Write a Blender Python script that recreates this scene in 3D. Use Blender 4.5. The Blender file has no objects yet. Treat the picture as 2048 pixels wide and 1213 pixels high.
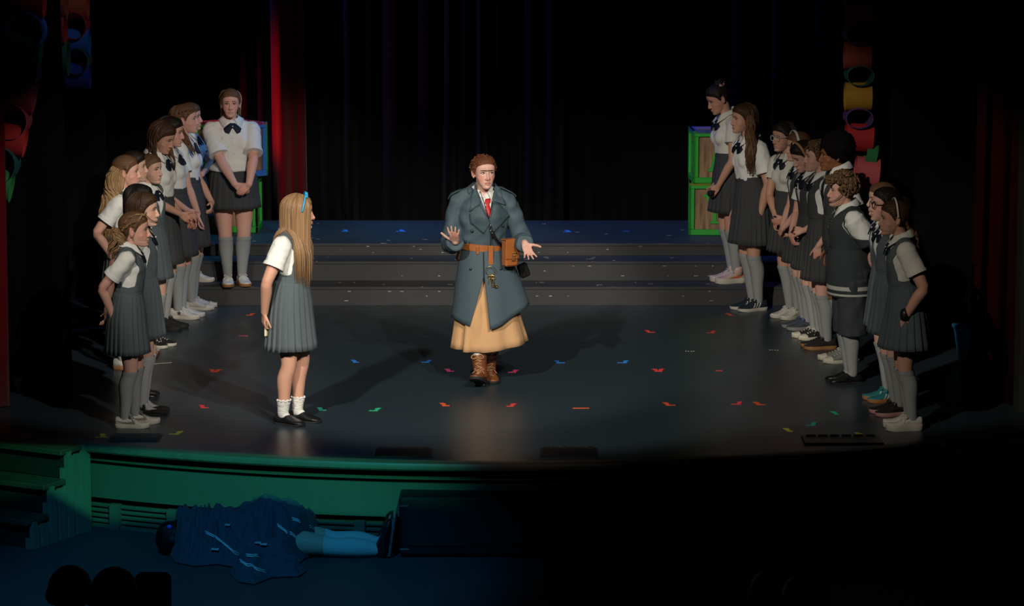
import bpy, bmesh, math, random
import numpy as np
from mathutils import Vector, Matrix
from mathutils.bvhtree import BVHTree

SC = bpy.context.scene
COL = SC.collection
R = math.radians
rng = np.random.RandomState(7)
random.seed(7)

# ------------------------------------------------------------------ camera
FPX, PITCH, CH = 5900.0, R(8.73), 3.72        # focal length in pixels of 2048, tilt, height above the stage floor
PIT = -0.57                                    # house floor in front of the stage
cam_d = bpy.data.cameras.new('camera')
cam_d.sensor_width = 36.0
cam_d.lens = FPX / 2048 * 36.0
cam_d.clip_end = 200
cam = bpy.data.objects.new('camera', cam_d)
COL.objects.link(cam)
cam.location = (0, 0, CH)
cam.rotation_euler = (math.pi / 2 - PITCH, 0, 0)
SC.camera = cam

# ------------------------------------------------------------------ exposure, world, stage lamps
SC.view_settings.view_transform = 'Standard'
SC.view_settings.look = 'None'
SC.view_settings.exposure = 0.0
SC.view_settings.gamma = 1.0
SC.view_settings.use_curve_mapping = False
w = bpy.data.worlds.new('house_dark')
SC.world = w
w.use_nodes = True
w.node_tree.nodes['Background'].inputs[0].default_value = (0.55, 0.8, 1.0, 1)
w.node_tree.nodes['Background'].inputs[1].default_value = 0.0022


def spot(name, loc, tgt, power, col, size, blend=0.6, radius=0.12):
    l = bpy.data.lights.new(name, 'SPOT')
    l.energy = power
    l.color = col
    l.spot_size = R(size)
    l.spot_blend = blend
    l.shadow_soft_size = radius
    o = bpy.data.objects.new(name, l)
    COL.objects.link(o)
    o.location = loc
    d = Vector(tgt) - Vector(loc)
    o.rotation_euler = d.to_track_quat('-Z', 'Y').to_euler()
    return o


WARM = (1.0, 0.90, 0.78)
spot('front_special_left', (-4.2, 7.5, 7.6), (-0.45, 21.35, 0.75), 3000, WARM, 18, 0.4, 0.08)
spot('front_special_right', (2.6, 7.5, 7.6), (-0.9, 21.35, 0.75), 2800, WARM, 18, 0.4, 0.08)
spot('front_wash_left', (-4.4, 7.5, 7.8), (1.0, 22.0, 0.15), 2500, (1.0, 0.92, 0.80), 18.5, 0.3, 0.1)
spot('front_wash_right', (4.4, 7.5, 7.8), (-1.0, 22.1, 0.15), 2700, (1.0, 0.93, 0.83), 18.5, 0.3, 0.1)
spot('left_line_spot', (4.6, 7.5, 7.8), (-2.45, 20.0, 0.75), 2300, (1.0, 0.93, 0.83), 11.5, 0.4, 0.08)
spot('right_line_spot', (-4.6, 7.5, 7.8), (2.5, 20.0, 0.75), 1900, (1.0, 0.90, 0.76), 11.5, 0.4, 0.08)
for i, (x, e) in enumerate(((-2.7, 250), (-1.6, 240), (-0.5, 170), (0.7, 60))):
    spot('blue_top_light', (x, 26.3, 5.2), (x, 25.55, 0.4), e, (0.03, 0.45, 1.0), 27, 0.6)
spot('blue_side_light', (1.6, 25.5, 5.6), (-2.2, 24.2, 1.1), 420, (0.12, 0.4, 1.0), 17, 0.6)
spot('purple_top_light_right', (2.9, 26.1, 5.4), (2.5, 24.9, 0.3), 90, (0.25, 0.12, 1.0), 30, 0.7)
spot('blue_curtain_grazer', (-2.8, 26.0, 8.6), (-0.2, 26.75, 3.3), 1300, (0.02, 0.2, 1.0), 46, 0.8)
spot('red_curtain_light', (-3.3, 25.9, 0.75), (-2.02, 26.5, 1.5), 110, (1.0, 0.03, 0.10), 45, 0.8)
spot('paper_chain_fill', (-1.0, 18.5, 4.6), (-3.2, 20.6, 2.7), 45, (0.7, 0.8, 1.0), 26, 0.7)  # added fill lamp, lifts the left paper chains out of the dark
spot('green_house_light', (0.5, 9.0, 5.0), (-1.95, 18.1, -0.27), 2000, (0.07, 1.0, 0.55), 19, 0.8, 0.0012)
spot('blue_pit_light', (-2.2, 11.0, 5.4), (-1.75, 16.8, PIT), 900, (0.03, 0.45, 1.0), 26, 0.7)
spot('pink_left_light', (-6.0, 22.5, 5.0), (-2.6, 23.8, 1.0), 60, (1.0, 0.25, 0.35), 20, 0.6)


def px(x, y, z=0.0):
    """the point where the sight line through photograph pixel (x, y) meets the level z"""
    u, v = (x - 1024) / FPX, (y - 606.5) / FPX
    c, s = math.cos(PITCH), math.sin(PITCH)
    d = np.array([u, c - v * s, -s - v * c])
    return d * ((z - CH) / d[2]) + np.array([0, 0, CH])


def pxy(x, y, Y):
    """the point of that sight line at the distance Y from the camera wall"""
    u, v = (x - 1024) / FPX, (y - 606.5) / FPX
    c, s = math.cos(PITCH), math.sin(PITCH)
    d = np.array([u, c - v * s, -s - v * c])
    return d * (Y / d[1]) + np.array([0, 0, CH])


# ------------------------------------------------------------------ materials
MATS = {}


def mat(key, col, rough=0.7, metal=0.0, spec=0.5, bump=0.0, bscale=20, var=0.0, vscale=6, sheen=0.0, stretch=None, sss=0.0, coat=0.0):
    if key in MATS:
        return MATS[key]
    m = bpy.data.materials.new(key)
    m.use_nodes = True
    nt = m.node_tree
    b = nt.nodes['Principled BSDF']
    b.inputs['Base Color'].default_value = (*col, 1)
    b.inputs['Roughness'].default_value = rough
    b.inputs['Metallic'].default_value = metal
    b.inputs['Specular IOR Level'].default_value = spec
    if sheen:
        b.inputs['Sheen Weight'].default_value = sheen
    if coat:
        b.inputs['Coat Weight'].default_value = coat
    if bump or var:
        tc = nt.nodes.new('ShaderNodeTexCoord')
        src = tc.outputs['Object']
        if stretch:
            mp = nt.nodes.new('ShaderNodeMapping')
            mp.inputs['Scale'].default_value = stretch
            nt.links.new(src, mp.inputs['Vector'])
            src = mp.outputs['Vector']
    if var:
        n = nt.nodes.new('ShaderNodeTexNoise')
        n.inputs['Scale'].default_value = vscale
        n.inputs['Detail'].default_value = 4
        nt.links.new(src, n.inputs['Vector'])
        mx = nt.nodes.new('ShaderNodeMix')
        mx.data_type = 'RGBA'
        mx.inputs[6].default_value = (*[c * (1 - var) for c in col], 1)
        mx.inputs[7].default_value = (*[min(1, c * (1 + var)) for c in col], 1)
        nt.links.new(n.outputs['Fac'], mx.inputs[0])
        nt.links.new(mx.outputs[2], b.inputs['Base Color'])
    if bump:
        n = nt.nodes.new('ShaderNodeTexNoise')
        n.inputs['Scale'].default_value = bscale
        n.inputs['Detail'].default_value = 3
        nt.links.new(src, n.inputs['Vector'])
        bp = nt.nodes.new('ShaderNodeBump')
        bp.inputs['Strength'].default_value = bump
        bp.inputs['Distance'].default_value = 0.02
        nt.links.new(n.outputs['Fac'], bp.inputs['Height'])
        nt.links.new(bp.outputs['Normal'], b.inputs['Normal'])
    MATS[key] = m
    return m


def skin_mat(key, col, red):
    if key in MATS:
        return MATS[key]
    m = mat(key, col, 0.5, spec=0.35)
    nt = m.node_tree
    b = nt.nodes['Principled BSDF']
    at = nt.nodes.new('ShaderNodeAttribute')
    at.attribute_name = 'blush'
    mx = nt.nodes.new('ShaderNodeMix')
    mx.data_type = 'RGBA'
    mx.inputs[6].default_value = (*col, 1)
    mx.inputs[7].default_value = (*red, 1)
    nt.links.new(at.outputs['Fac'], mx.inputs[0])
    nt.links.new(mx.outputs[2], b.inputs['Base Color'])
    b.inputs['Subsurface Weight'].default_value = 0.12
    b.inputs['Subsurface Radius'].default_value = (0.012, 0.005, 0.003)
    b.inputs['Subsurface Scale'].default_value = 1.0
    return m


def hair_mat(key, dark, light, rough=0.48):
    if key in MATS:
        return MATS[key]
    m = mat(key, dark, rough, spec=0.28)
    nt = m.node_tree
    b = nt.nodes['Principled BSDF']
    at = nt.nodes.new('ShaderNodeAttribute')
    at.attribute_name = 'hu'
    n = nt.nodes.new('ShaderNodeTexNoise')
    n.noise_dimensions = '1D'
    n.inputs['Scale'].default_value = 1.0
    n.inputs['Detail'].default_value = 3
    nt.links.new(at.outputs['Fac'], n.inputs['W'])
    rp = nt.nodes.new('ShaderNodeValToRGB')
    rp.color_ramp.elements[0].position = 0.32
    rp.color_ramp.elements[0].color = (*dark, 1)
    rp.color_ramp.elements[1].position = 0.7
    rp.color_ramp.elements[1].color = (*light, 1)
    nt.links.new(n.outputs['Fac'], rp.inputs['Fac'])
    nt.links.new(rp.outputs['Color'], b.inputs['Base Color'])
    bp = nt.nodes.new('ShaderNodeBump')
    bp.inputs['Strength'].default_value = 0.5
    bp.inputs['Distance'].default_value = 0.004
    nt.links.new(n.outputs['Fac'], bp.inputs['Height'])
    nt.links.new(bp.outputs['Normal'], b.inputs['Normal'])
    return m


# ------------------------------------------------------------------ mesh helpers
class Acc:
    """collects vertices and faces for one mesh"""

    def __init__(self):
        self.v, self.f, self.n, self.hu = [], [], 0, []

    def add(self, V, F, hu=None):
        V = np.asarray(V, float)
        self.v.append(V)
        o = self.n
        self.f.extend([[i + o for i in q] for q in F])
        self.n += len(V)
        self.hu.append(np.zeros(len(V)) if hu is None else np.asarray(hu, float))
        return o

    def V(self):
        return np.concatenate(self.v) if self.v else np.zeros((0, 3))

    def box(self, c, s, rot=None, bev=0.0):
        c, s = np.array(c, float), np.array(s, float) / 2
        if bev:
            pts, F = rbox(s, bev)
        else:
            pts = np.array([[x, y, z] for x in (-1, 1) for y in (-1, 1) for z in (-1, 1)]) * s
            F = [[0, 1, 3, 2], [4, 6, 7, 5], [0, 4, 5, 1], [2, 3, 7, 6], [0, 2, 6, 4], [1, 5, 7, 3]]
        if rot is not None:
            pts = pts @ np.array(rot).T
        self.add(pts + c, F)

    def ell(self, c, r, rot=None, nu=16, nv=10):
        V, F = [], []
        for j in range(nv + 1):
            t = math.pi * j / nv
            for i in range(nu):
                a = 2 * math.pi * i / nu
                V.append([math.sin(t) * math.cos(a), math.sin(t) * math.sin(a), math.cos(t)])
        for j in range(nv):
            for i in range(nu):
                q = [j * nu + i, (j + 1) * nu + i, (j + 1) * nu + (i + 1) % nu, j * nu + (i + 1) % nu]
                F.append(q)
        V = np.array(V) * np.array(r)
        if rot is not None:
            V = V @ np.array(rot).T
        self.add(V + np.array(c), F)

    def tube(self, pts, rad, n=10, ref=None, cap=True, hu=None, closed=False):
        pts = np.asarray(pts, float)
        m = len(pts)
        rad = [(r, r) if np.isscalar(r) else r for r in (rad if hasattr(rad, '__len__') else [rad] * m)]
        T = np.gradient(pts, axis=0)
        if closed:
            T = np.roll(pts, -1, 0) - np.roll(pts, 1, 0)
        T /= np.linalg.norm(T, axis=1)[:, None] + 1e-12
        u = np.array(ref, float) if ref is not None else (np.array([1., 0, 0]) if abs(T[0][0]) < 0.8 else np.array([0, 1., 0]))
        rings = []
        fr = []
        for i in range(m):
            if ref is not None:
                u = np.array(ref, float)
            u = u - T[i] * u.dot(T[i])
            u /= np.linalg.norm(u) + 1e-12
            fr.append((u, np.cross(T[i], u)))
        ca = np.cos(np.arange(n) * 2 * math.pi / n)
        sa = np.sin(np.arange(n) * 2 * math.pi / n)

        def ring(p, f, a, b):
            return p + np.outer(ca * a, f[0]) + np.outer(sa * b, f[1])
        if cap and not closed:
            a, b = rad[0]
            k = min(a, b)
            rings.append(ring(pts[0] - T[0] * k * .95, fr[0], a * .3, b * .3))
            rings.append(ring(pts[0] - T[0] * k * .6, fr[0], a * .8, b * .8))
        for i in range(m):
            rings.append(ring(pts[i], fr[i], *rad[i]))
        if cap and not closed:
            a, b = rad[-1]
            k = min(a, b)
            rings.append(ring(pts[-1] + T[-1] * k * .6, fr[-1], a * .8, b * .8))
            rings.append(ring(pts[-1] + T[-1] * k * .95, fr[-1], a * .3, b * .3))
        V = np.concatenate(rings)
        k = len(rings)
        F = [[j * n + i, j * n + (i + 1) % n, (j + 1) * n + (i + 1) % n, (j + 1) * n + i] for j in range(k - 1) for i in range(n)]
        if closed:
            F += [[(k - 1) * n + i, (k - 1) * n + (i + 1) % n, (i + 1) % n, i] for i in range(n)]
        else:
            F += [list(range(n))[::-1], [(k - 1) * n + i for i in range(n)]]
        h = None
        if hu is not None:
            h = np.tile(hu + np.abs(np.arange(n) - n / 2) * 0.9, k)
        self.add(V, F, h)

    def loft(self, rings, close=True, caps=True):
        n = len(rings[0])
        k = len(rings)
        V = np.concatenate([np.asarray(r, float) for r in rings])
        m = n if close else n - 1
        F = [[j * n + i, j * n + (i + 1) % n, (j + 1) * n + (i + 1) % n, (j + 1) * n + i] for j in range(k - 1) for i in range(m)]
        if caps:
            F += [list(range(n))[::-1], [(k - 1) * n + i for i in range(n)]]
        self.add(V, F)

    def prism(self, poly, z0, z1):
        n = len(poly)
        V = [[p[0], p[1], z0] for p in poly] + [[p[0], p[1], z1] for p in poly]
        F = [list(range(n))[::-1], list(range(n, 2 * n))] + [[i, (i + 1) % n, n + (i + 1) % n, n + i] for i in range(n)]
        self.add(V, F)


def rbox(s, b):
    """bevelled box of half sizes s"""
    b = min(b, *(s * 0.9))
    V, idx = [], {}
    for sx in (-1, 1):
        for sy in (-1, 1):
            for sz in (-1, 1):
                for ax in range(3):
                    p = np.array([sx, sy, sz]) * (s - b)
                    p[ax] = (sx, sy, sz)[ax] * s[ax]
                    idx[(sx, sy, sz, ax)] = len(V)
                    V.append(p)
    g = lambda *k: idx[k]
    F = []
    for a in (-1, 1):
        F.append([g(a, -1, -1, 0), g(a, 1, -1, 0), g(a, 1, 1, 0), g(a, -1, 1, 0)][::a])
        F.append([g(-1, a, -1, 1), g(-1, a, 1, 1), g(1, a, 1, 1), g(1, a, -1, 1)][::a])
        F.append([g(-1, -1, a, 2), g(1, -1, a, 2), g(1, 1, a, 2), g(-1, 1, a, 2)][::a])
    for a in (-1, 1):
        for c in (-1, 1):
            F.append([g(a, c, -1, 0), g(a, c, 1, 0), g(a, c, 1, 1), g(a, c, -1, 1)][::-a * c])
            F.append([g(a, -1, c, 0), g(a, 1, c, 0), g(a, 1, c, 2), g(a, -1, c, 2)][::a * c])
            F.append([g(-1, a, c, 1), g(1, a, c, 1), g(1, a, c, 2), g(-1, a, c, 2)][::-a * c])
            for d in (-1, 1):
                F.append([g(a, c, d, 0), g(a, c, d, 1), g(a, c, d, 2)][::a * c * d])
    return np.array(V), F


def mesh_np(name, V, F):
    me = bpy.data.meshes.new(name)
    V = np.asarray(V, np.float32)
    if isinstance(F, np.ndarray):
        k = F.shape[1]
        tot = np.full(len(F), k, np.int32)
        flat = F.ravel().astype(np.int32)
    else:
        tot = np.array([len(q) for q in F], np.int32)
        flat = np.array([i for q in F for i in q], np.int32)
    me.vertices.add(len(V))
    me.vertices.foreach_set('co', V.ravel())
    me.loops.add(len(flat))
    me.loops.foreach_set('vertex_index', flat)
    me.polygons.add(len(tot))
    st = np.zeros(len(tot), np.int32)
    st[1:] = np.cumsum(tot)[:-1]
    me.polygons.foreach_set('loop_start', st)
    me.update(calc_edges=True)
    me.validate()
    return me


def link(name, me, material=None, parent=None, smooth=True):
    if material is not None:
        me.materials.append(material)
    if len(me.polygons):
        me.polygons.foreach_set('use_smooth', np.full(len(me.polygons), bool(smooth)))
    o = bpy.data.objects.new(name, me)
    COL.objects.link(o)
    if parent is not None:
        o.parent = parent
    return o


def mk(name, A, material, parent=None, smooth=False, sharp=None):
    """links an Acc, or a (V, F) pair, as ONE mesh object"""
    hu = None
    if isinstance(A, Acc):
        V, F = A.V(), A.f
        hu = np.concatenate(A.hu)
    else:
        V, F = A[0], A[1]
        if len(A) > 2:
            hu = A[2]
    me = mesh_np(name, V, F)
    if hu is not None and np.any(hu):
        a = me.attributes.new('hu', 'FLOAT', 'POINT')
        a.data.foreach_set('value', hu.astype(np.float32))
    o = link(name, me, material, parent, smooth)
    if sharp:
        me.set_sharp_from_angle(angle=R(sharp))
    return o


def empty(name, loc=(0, 0, 0), rz=0.0):
    o = bpy.data.objects.new(name, None)
    o.empty_display_size = 0.1
    COL.objects.link(o)
    o.location = loc
    o.rotation_euler = (0, 0, rz)
    return o


def tag(o, label, cat, group=None):
    o['label'] = label
    o['category'] = cat
    if group:
        o['group'] = group
    return o


def struct(o):
    o['kind'] = 'structure'
    return o


def spl(P, m):
    """Catmull-Rom resampling of a list of points (or radii) to m samples"""
    P = np.asarray(P, float)
    if P.ndim == 1:
        P = P[:, None]
    n = len(P)
    Q = np.vstack([2 * P[0] - P[1], P, 2 * P[-1] - P[-2]])
    t = np.linspace(0, n - 1 - 1e-9, m)
    i = t.astype(int)
    f = (t - i)[:, None]
    a, b, c, d = Q[i], Q[i + 1], Q[i + 2], Q[i + 3]
    o = 0.5 * (2 * b + (c - a) * f + (2 * a - 5 * b + 4 * c - d) * f ** 2 + (3 * b - a - 3 * c + d) * f ** 3)
    return o[:, 0] if o.shape[1] == 1 else o


def vnorm(V, F):
    F = np.asarray(F)
    a = V[F[:, 1]] - V[F[:, 0]]
    b = V[F[:, 2]] - V[F[:, 0]]
    n = np.cross(a, b)
    if F.shape[1] == 4:
        n = np.cross(V[F[:, 2]] - V[F[:, 0]], V[F[:, 3]] - V[F[:, 1]])
    N = np.zeros_like(V)
    for k in range(F.shape[1]):
        np.add.at(N, F[:, k], n)
    return N / (np.linalg.norm(N, axis=1)[:, None] + 1e-12)


def smooth(V, F, it=4, lam=0.5, mu=-0.52):
    F = np.asarray(F)
    k = F.shape[1]
    e = np.concatenate([F[:, [i, (i + 1) % k]] for i in range(k)])
    cnt = np.bincount(e[:, 0], minlength=len(V)) + np.bincount(e[:, 1], minlength=len(V))
    cnt = np.maximum(cnt, 1)[:, None]
    for s in range(it):
        for l in (lam, mu):
            S = np.stack([np.bincount(e[:, 0], V[e[:, 1], c], len(V)) + np.bincount(e[:, 1], V[e[:, 0], c], len(V)) for c in range(3)], 1)
            V = V + l * (S / cnt - V)
    return V


def remesh(A, voxel, it=3, fwd=None, inv=None):
    """one continuous skin around everything in A"""
    V = A.V()
    if fwd is not None:
        V = fwd(V)
    me = mesh_np('raw', V, A.f)
    o = bpy.data.objects.new('raw', me)
    COL.objects.link(o)
    md = o.modifiers.new('r', 'REMESH')
    md.mode = 'VOXEL'
    md.voxel_size = voxel
    dg = bpy.context.evaluated_depsgraph_get()
    ev = o.evaluated_get(dg)
    m2 = ev.to_mesh()
    n = len(m2.vertices)
    V = np.empty(n * 3, np.float32)
    m2.vertices.foreach_get('co', V)
    V = V.reshape(-1, 3).astype(float)
    nl = len(m2.loops)
    L = np.empty(nl, np.int32)
    m2.loops.foreach_get('vertex_index', L)
    F = L.reshape(-1, 4)
    ev.to_mesh_clear()
    bpy.data.objects.remove(o)
    bpy.data.meshes.remove(me)
    V = smooth(V, F, it)
    if inv is not None:
        V = inv(V)
    return V, F


def tris(F):
    F = np.asarray(F)
    if F.shape[1] == 3:
        return F
    return np.concatenate([F[:, [0, 1, 2]], F[:, [0, 2, 3]]])


def clip(V, F, f, extra=None):
    """keeps the surface where f > 0, cut cleanly along f = 0; extra = per-vertex arrays carried along"""
    T = tris(F)
    s = f > 0
    c = s[T].sum(1)
    keep = T[c == 3]
    mixed = T[(c == 1) | (c == 2)]
    ex = [np.asarray(e) for e in (extra or [])]
    nv, nf, cut = [], [], {}
    n0 = len(V)
    nex = [[] for _ in ex]

    def edge(a, b):
        k = (a, b) if a < b else (b, a)
        if k not in cut:
            t = f[k[0]] / (f[k[0]] - f[k[1]])
            cut[k] = n0 + len(nv)
            nv.append(V[k[0]] * (1 - t) + V[k[1]] * t)
            for q, e in zip(nex, ex):
                q.append(e[k[0]] * (1 - t) + e[k[1]] * t)
        return cut[k]
    for t in mixed:
        p = []
        for i in range(3):
            a, b = int(t[i]), int(t[(i + 1) % 3])
            if s[a]:
                p.append(a)
            if s[a] != s[b]:
                p.append(edge(a, b))
        for i in range(1, len(p) - 1):
            nf.append([p[0], p[i], p[i + 1]])
    AF = np.concatenate([keep, np.array(nf, int).reshape(-1, 3)])
    AV = np.concatenate([V, np.array(nv).reshape(-1, 3)])
    ex = [np.concatenate([e, np.array(q).reshape((-1,) + e.shape[1:])]) for e, q in zip(ex, nex)]
    used = np.unique(AF)
    m = np.zeros(len(AV), int)
    m[used] = np.arange(len(used))
    return AV[used], m[AF], [e[used] for e in ex]


def bvh_of(V, F):
    return BVHTree.FromPolygons([tuple(p) for p in V], [tuple(int(i) for i in q) for q in F])


def decal(name, polys, org, ux, uy, bvh, off, material, parent, thick=0.0, cuts=3, smooth=True):
    """a flat outline laid onto a surface: polys in (u, v) from org, cast along -(ux x uy)"""
    org, ux, uy = Vector(org), Vector(ux).normalized(), Vector(uy).normalized()
    nd = ux.cross(uy)
    bm = bmesh.new()
    for poly in polys:
        vs = [bm.verts.new((p[0], p[1], 0)) for p in poly]
        bm.faces.new(vs)
    bmesh.ops.triangulate(bm, faces=bm.faces[:])
    for _ in range(cuts):
        lng = [e for e in bm.edges if e.calc_length() > 0.02]
        if lng:
            bmesh.ops.subdivide_edges(bm, edges=lng, cuts=1)
            bmesh.ops.triangulate(bm, faces=[f for f in bm.faces if len(f.verts) > 3])
    last = None
    miss = []
    for v in bm.verts:
        o = org + ux * v.co.x + uy * v.co.y + nd * 0.35
        h = bvh.ray_cast(o, -nd, 0.8)
        if h[0] is None:
            miss.append(v)
            v.co = org + ux * v.co.x + uy * v.co.y
        else:
            nn = h[1] if h[1].dot(nd) > 0 else -h[1]
            v.co = h[0] + nn * off * 0.6 + nd * off * 0.4
            last = h[0]
    for v in miss:
        nb = [e.other_vert(v) for e in v.link_edges if e.other_vert(v) not in miss]
        if nb:
            dd = sum(((b.co - v.co).dot(nd) for b in nb)) / len(nb)
            v.co = v.co + nd * dd
    me = bpy.data.meshes.new(name)
    bm.normal_update()
    if bm.faces and sum((f.normal.dot(nd) for f in bm.faces)) < 0:
        bmesh.ops.reverse_faces(bm, faces=bm.faces[:])
    bm.to_mesh(me)
    bm.free()
    o = link(name, me, material, parent, smooth)
    if thick:
        md = o.modifiers.new('thick', 'SOLIDIFY')
        md.thickness = thick
        md.offset = -1
    return o

# ================================================================== people
SKINS = {
    'fair': skin_mat('skin_fair', (0.60, 0.36, 0.27), (0.62, 0.27, 0.20)),
    'pink': skin_mat('skin_pink', (0.66, 0.37, 0.29), (0.68, 0.26, 0.21)),
    'rosy': skin_mat('skin_rosy', (0.66, 0.39, 0.31), (0.66, 0.17, 0.14)),
    'tan': skin_mat('skin_tan', (0.55, 0.30, 0.21), (0.55, 0.23, 0.15)),
    'brown': skin_mat('skin_brown', (0.27, 0.105, 0.045), (0.26, 0.08, 0.035)),
}
HAIRS = {
    'blonde': hair_mat('hair_blonde', (0.16, 0.085, 0.034), (0.52, 0.33, 0.16)),
    'honey': hair_mat('hair_honey', (0.10, 0.052, 0.024), (0.42, 0.26, 0.13)),
    'light_brown': hair_mat('hair_light_brown', (0.055, 0.026, 0.012), (0.2, 0.105, 0.05)),
    'brown': hair_mat('hair_brown', (0.022, 0.011, 0.006), (0.085, 0.042, 0.022)),
    'dark': hair_mat('hair_dark', (0.007, 0.005, 0.004), (0.028, 0.017, 0.012)),
    'black': hair_mat('hair_black', (0.003, 0.003, 0.003), (0.011, 0.009, 0.008)),
    'auburn': hair_mat('hair_auburn', (0.05, 0.016, 0.008), (0.21, 0.07, 0.03)),
    'curly': hair_mat('hair_curly_brown', (0.035, 0.018, 0.008), (0.24, 0.14, 0.07)),
}
WHITE = mat('white_shirt_cotton', (0.72, 0.73, 0.70), 0.85, spec=0.2, bump=0.35, bscale=14)
CREAM = mat('cream_shirt_cotton', (0.62, 0.61, 0.55), 0.85, spec=0.2, bump=0.3, bscale=14)
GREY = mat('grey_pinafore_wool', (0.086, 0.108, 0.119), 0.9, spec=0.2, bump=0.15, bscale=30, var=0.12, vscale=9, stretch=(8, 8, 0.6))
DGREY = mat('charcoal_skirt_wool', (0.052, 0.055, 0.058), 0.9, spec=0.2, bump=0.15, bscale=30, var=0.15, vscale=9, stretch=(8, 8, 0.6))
NAVY = mat('navy_ribbon', (0.006, 0.011, 0.022), 0.6, spec=0.3)
SOCK = mat('grey_knee_sock', (0.30, 0.315, 0.31), 0.95, spec=0.1, bump=0.1, bscale=220, stretch=(1, 1, 0.2))
SOCKW = mat('white_ankle_sock', (0.68, 0.68, 0.64), 0.95, spec=0.1, bump=0.4, bscale=120, stretch=(0.2, 0.2, 1))
EYEW = mat('eye_white', (0.46, 0.42, 0.40), 0.3)
BROW = mat('eyebrow_hair', (0.035, 0.018, 0.01), 0.8)
BROWL = mat('eyebrow_light', (0.13, 0.07, 0.035), 0.8)
LIP = mat('lip_pink', (0.50, 0.15, 0.13), 0.45)
LIPB = mat('lip_brown', (0.22, 0.07, 0.05), 0.45)
LASH = mat('eyelash_black', (0.012, 0.008, 0.007), 0.7)
IRIS = mat('iris_dark', (0.02, 0.015, 0.012), 0.15)
IRISB = mat('iris_blue', (0.03, 0.05, 0.065), 0.15)
PEARL = mat('pearl_button', (0.7, 0.7, 0.66), 0.2)
BLACKP = mat('black_plastic', (0.008, 0.008, 0.009), 0.4)
METAL = mat('bright_metal', (0.6, 0.6, 0.6), 0.25, metal=1.0)
GOLD = mat('brass', (0.55, 0.38, 0.13), 0.3, metal=1.0)
SH_WHITE = mat('white_shoe_leather', (0.62, 0.60, 0.53), 0.5, bump=0.2, bscale=40)
SH_GREYW = mat('worn_white_canvas', (0.5, 0.5, 0.46), 0.8, bump=0.3, bscale=60)
SH_BLACK = mat('black_shoe_leather', (0.011, 0.012, 0.013), 0.33, bump=0.35, bscale=30)
SH_BSUEDE = mat('black_shoe_suede', (0.013, 0.013, 0.014), 0.8)
SOLE_W = mat('white_rubber_sole', (0.6, 0.57, 0.47), 0.6)
SOLE_G = mat('gum_rubber_sole', (0.33, 0.15, 0.055), 0.6)
SOLE_K = mat('black_rubber_sole', (0.02, 0.019, 0.018), 0.7)
SOLE_P = mat('pink_rubber_sole', (0.55, 0.27, 0.27), 0.6)
LACE_W = mat('white_shoelace', (0.6, 0.58, 0.52), 0.9)
LACE_K = mat('black_shoelace', (0.015, 0.015, 0.016), 0.9)


def rotz(a):
    return np.array([[math.cos(a), -math.sin(a), 0], [math.sin(a), math.cos(a), 0], [0, 0, 1]])


def roty(a):
    return np.array([[math.cos(a), 0, math.sin(a)], [0, 1, 0], [-math.sin(a), 0, math.cos(a)]])


def unit(v):
    v = np.asarray(v, float)
    return v / (np.linalg.norm(v) + 1e-12)


def ik(a, c, l1, l2, pole):
    a, c = np.array(a, float), np.array(c, float)
    d = c - a
    L = np.linalg.norm(d)
    u = d / L
    if L > (l1 + l2) * 0.995:
        L = (l1 + l2) * 0.995
        c = a + u * L
    x = (l1 * l1 - l2 * l2 + L * L) / (2 * L)
    h = math.sqrt(max(l1 * l1 - x * x, 1e-6))
    p = np.array(pole, float)
    p = unit(p - u * p.dot(u))
    return a + u * x + p * h, c


def hand(A, wr, d, pn, side, s, curl=0.35, spread=0.05, thumb=0.6, fr=1.0):
    """palm, four unequal fingers with bent knuckles and a thumb from the side of the palm"""
    d = unit(d)
    pn = np.array(pn, float)
    pn = unit(pn - d * pn.dot(d))
    t = np.cross(d, pn) * (-1 if side > 0 else 1)
    lat = [0.027, 0.0095, -0.0085, -0.0255]
    ln = [0.072, 0.080, 0.074, 0.057]
    fw = [0.089, 0.092, 0.088, 0.080]
    sp = [0.9, 0.25, -0.4, -1.1]
    for i in range(4):
        k = wr + (d * fw[i] + t * lat[i]) * s
        A.tube([wr + t * lat[i] * 0.55 * s - pn * 0.002 * s, wr + (d * fw[i] * .5 + t * lat[i] * .9) * s, k],
               [(0.0135 * s, 0.014 * s), (0.0125 * s, 0.013 * s), (0.0105 * s * fr, 0.0105 * s * fr)], 8)
        ang, lt = curl * 0.55 * (1 + 0.12 * i), spread * sp[i]
        p = [k]
        rr = [0.0098 * s * fr]
        for q, fl in enumerate((0.45, 0.31, 0.24)):
            v = d * math.cos(ang) + pn * math.sin(ang) + t * lt
            p.append(p[-1] + unit(v) * ln[i] * fl * s)
            rr.append((0.0088 - 0.0010 * q) * s * fr)
            ang += curl * (1.0 if q == 0 else 0.75)
        A.tube(p, rr, 8)
    b = wr + (d * 0.022 + t * 0.022) * s
    v1 = unit(t * 0.75 * thumb + d * 0.62 + pn * 0.25)
    v2 = unit(t * 0.5 * thumb + d * 0.8 + pn * (0.15 + 0.3 * curl))
    k1 = b + v1 * 0.042 * s
    k2 = k1 + unit(v1 * .5 + v2 * .5) * 0.034 * s
    A.tube([wr + d * 0.012 * s, b, k1, k2, k2 + v2 * 0.027 * s], [0.013 * s, 0.0145 * s, 0.0118 * s, 0.0105 * s, 0.009 * s], 8)


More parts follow.
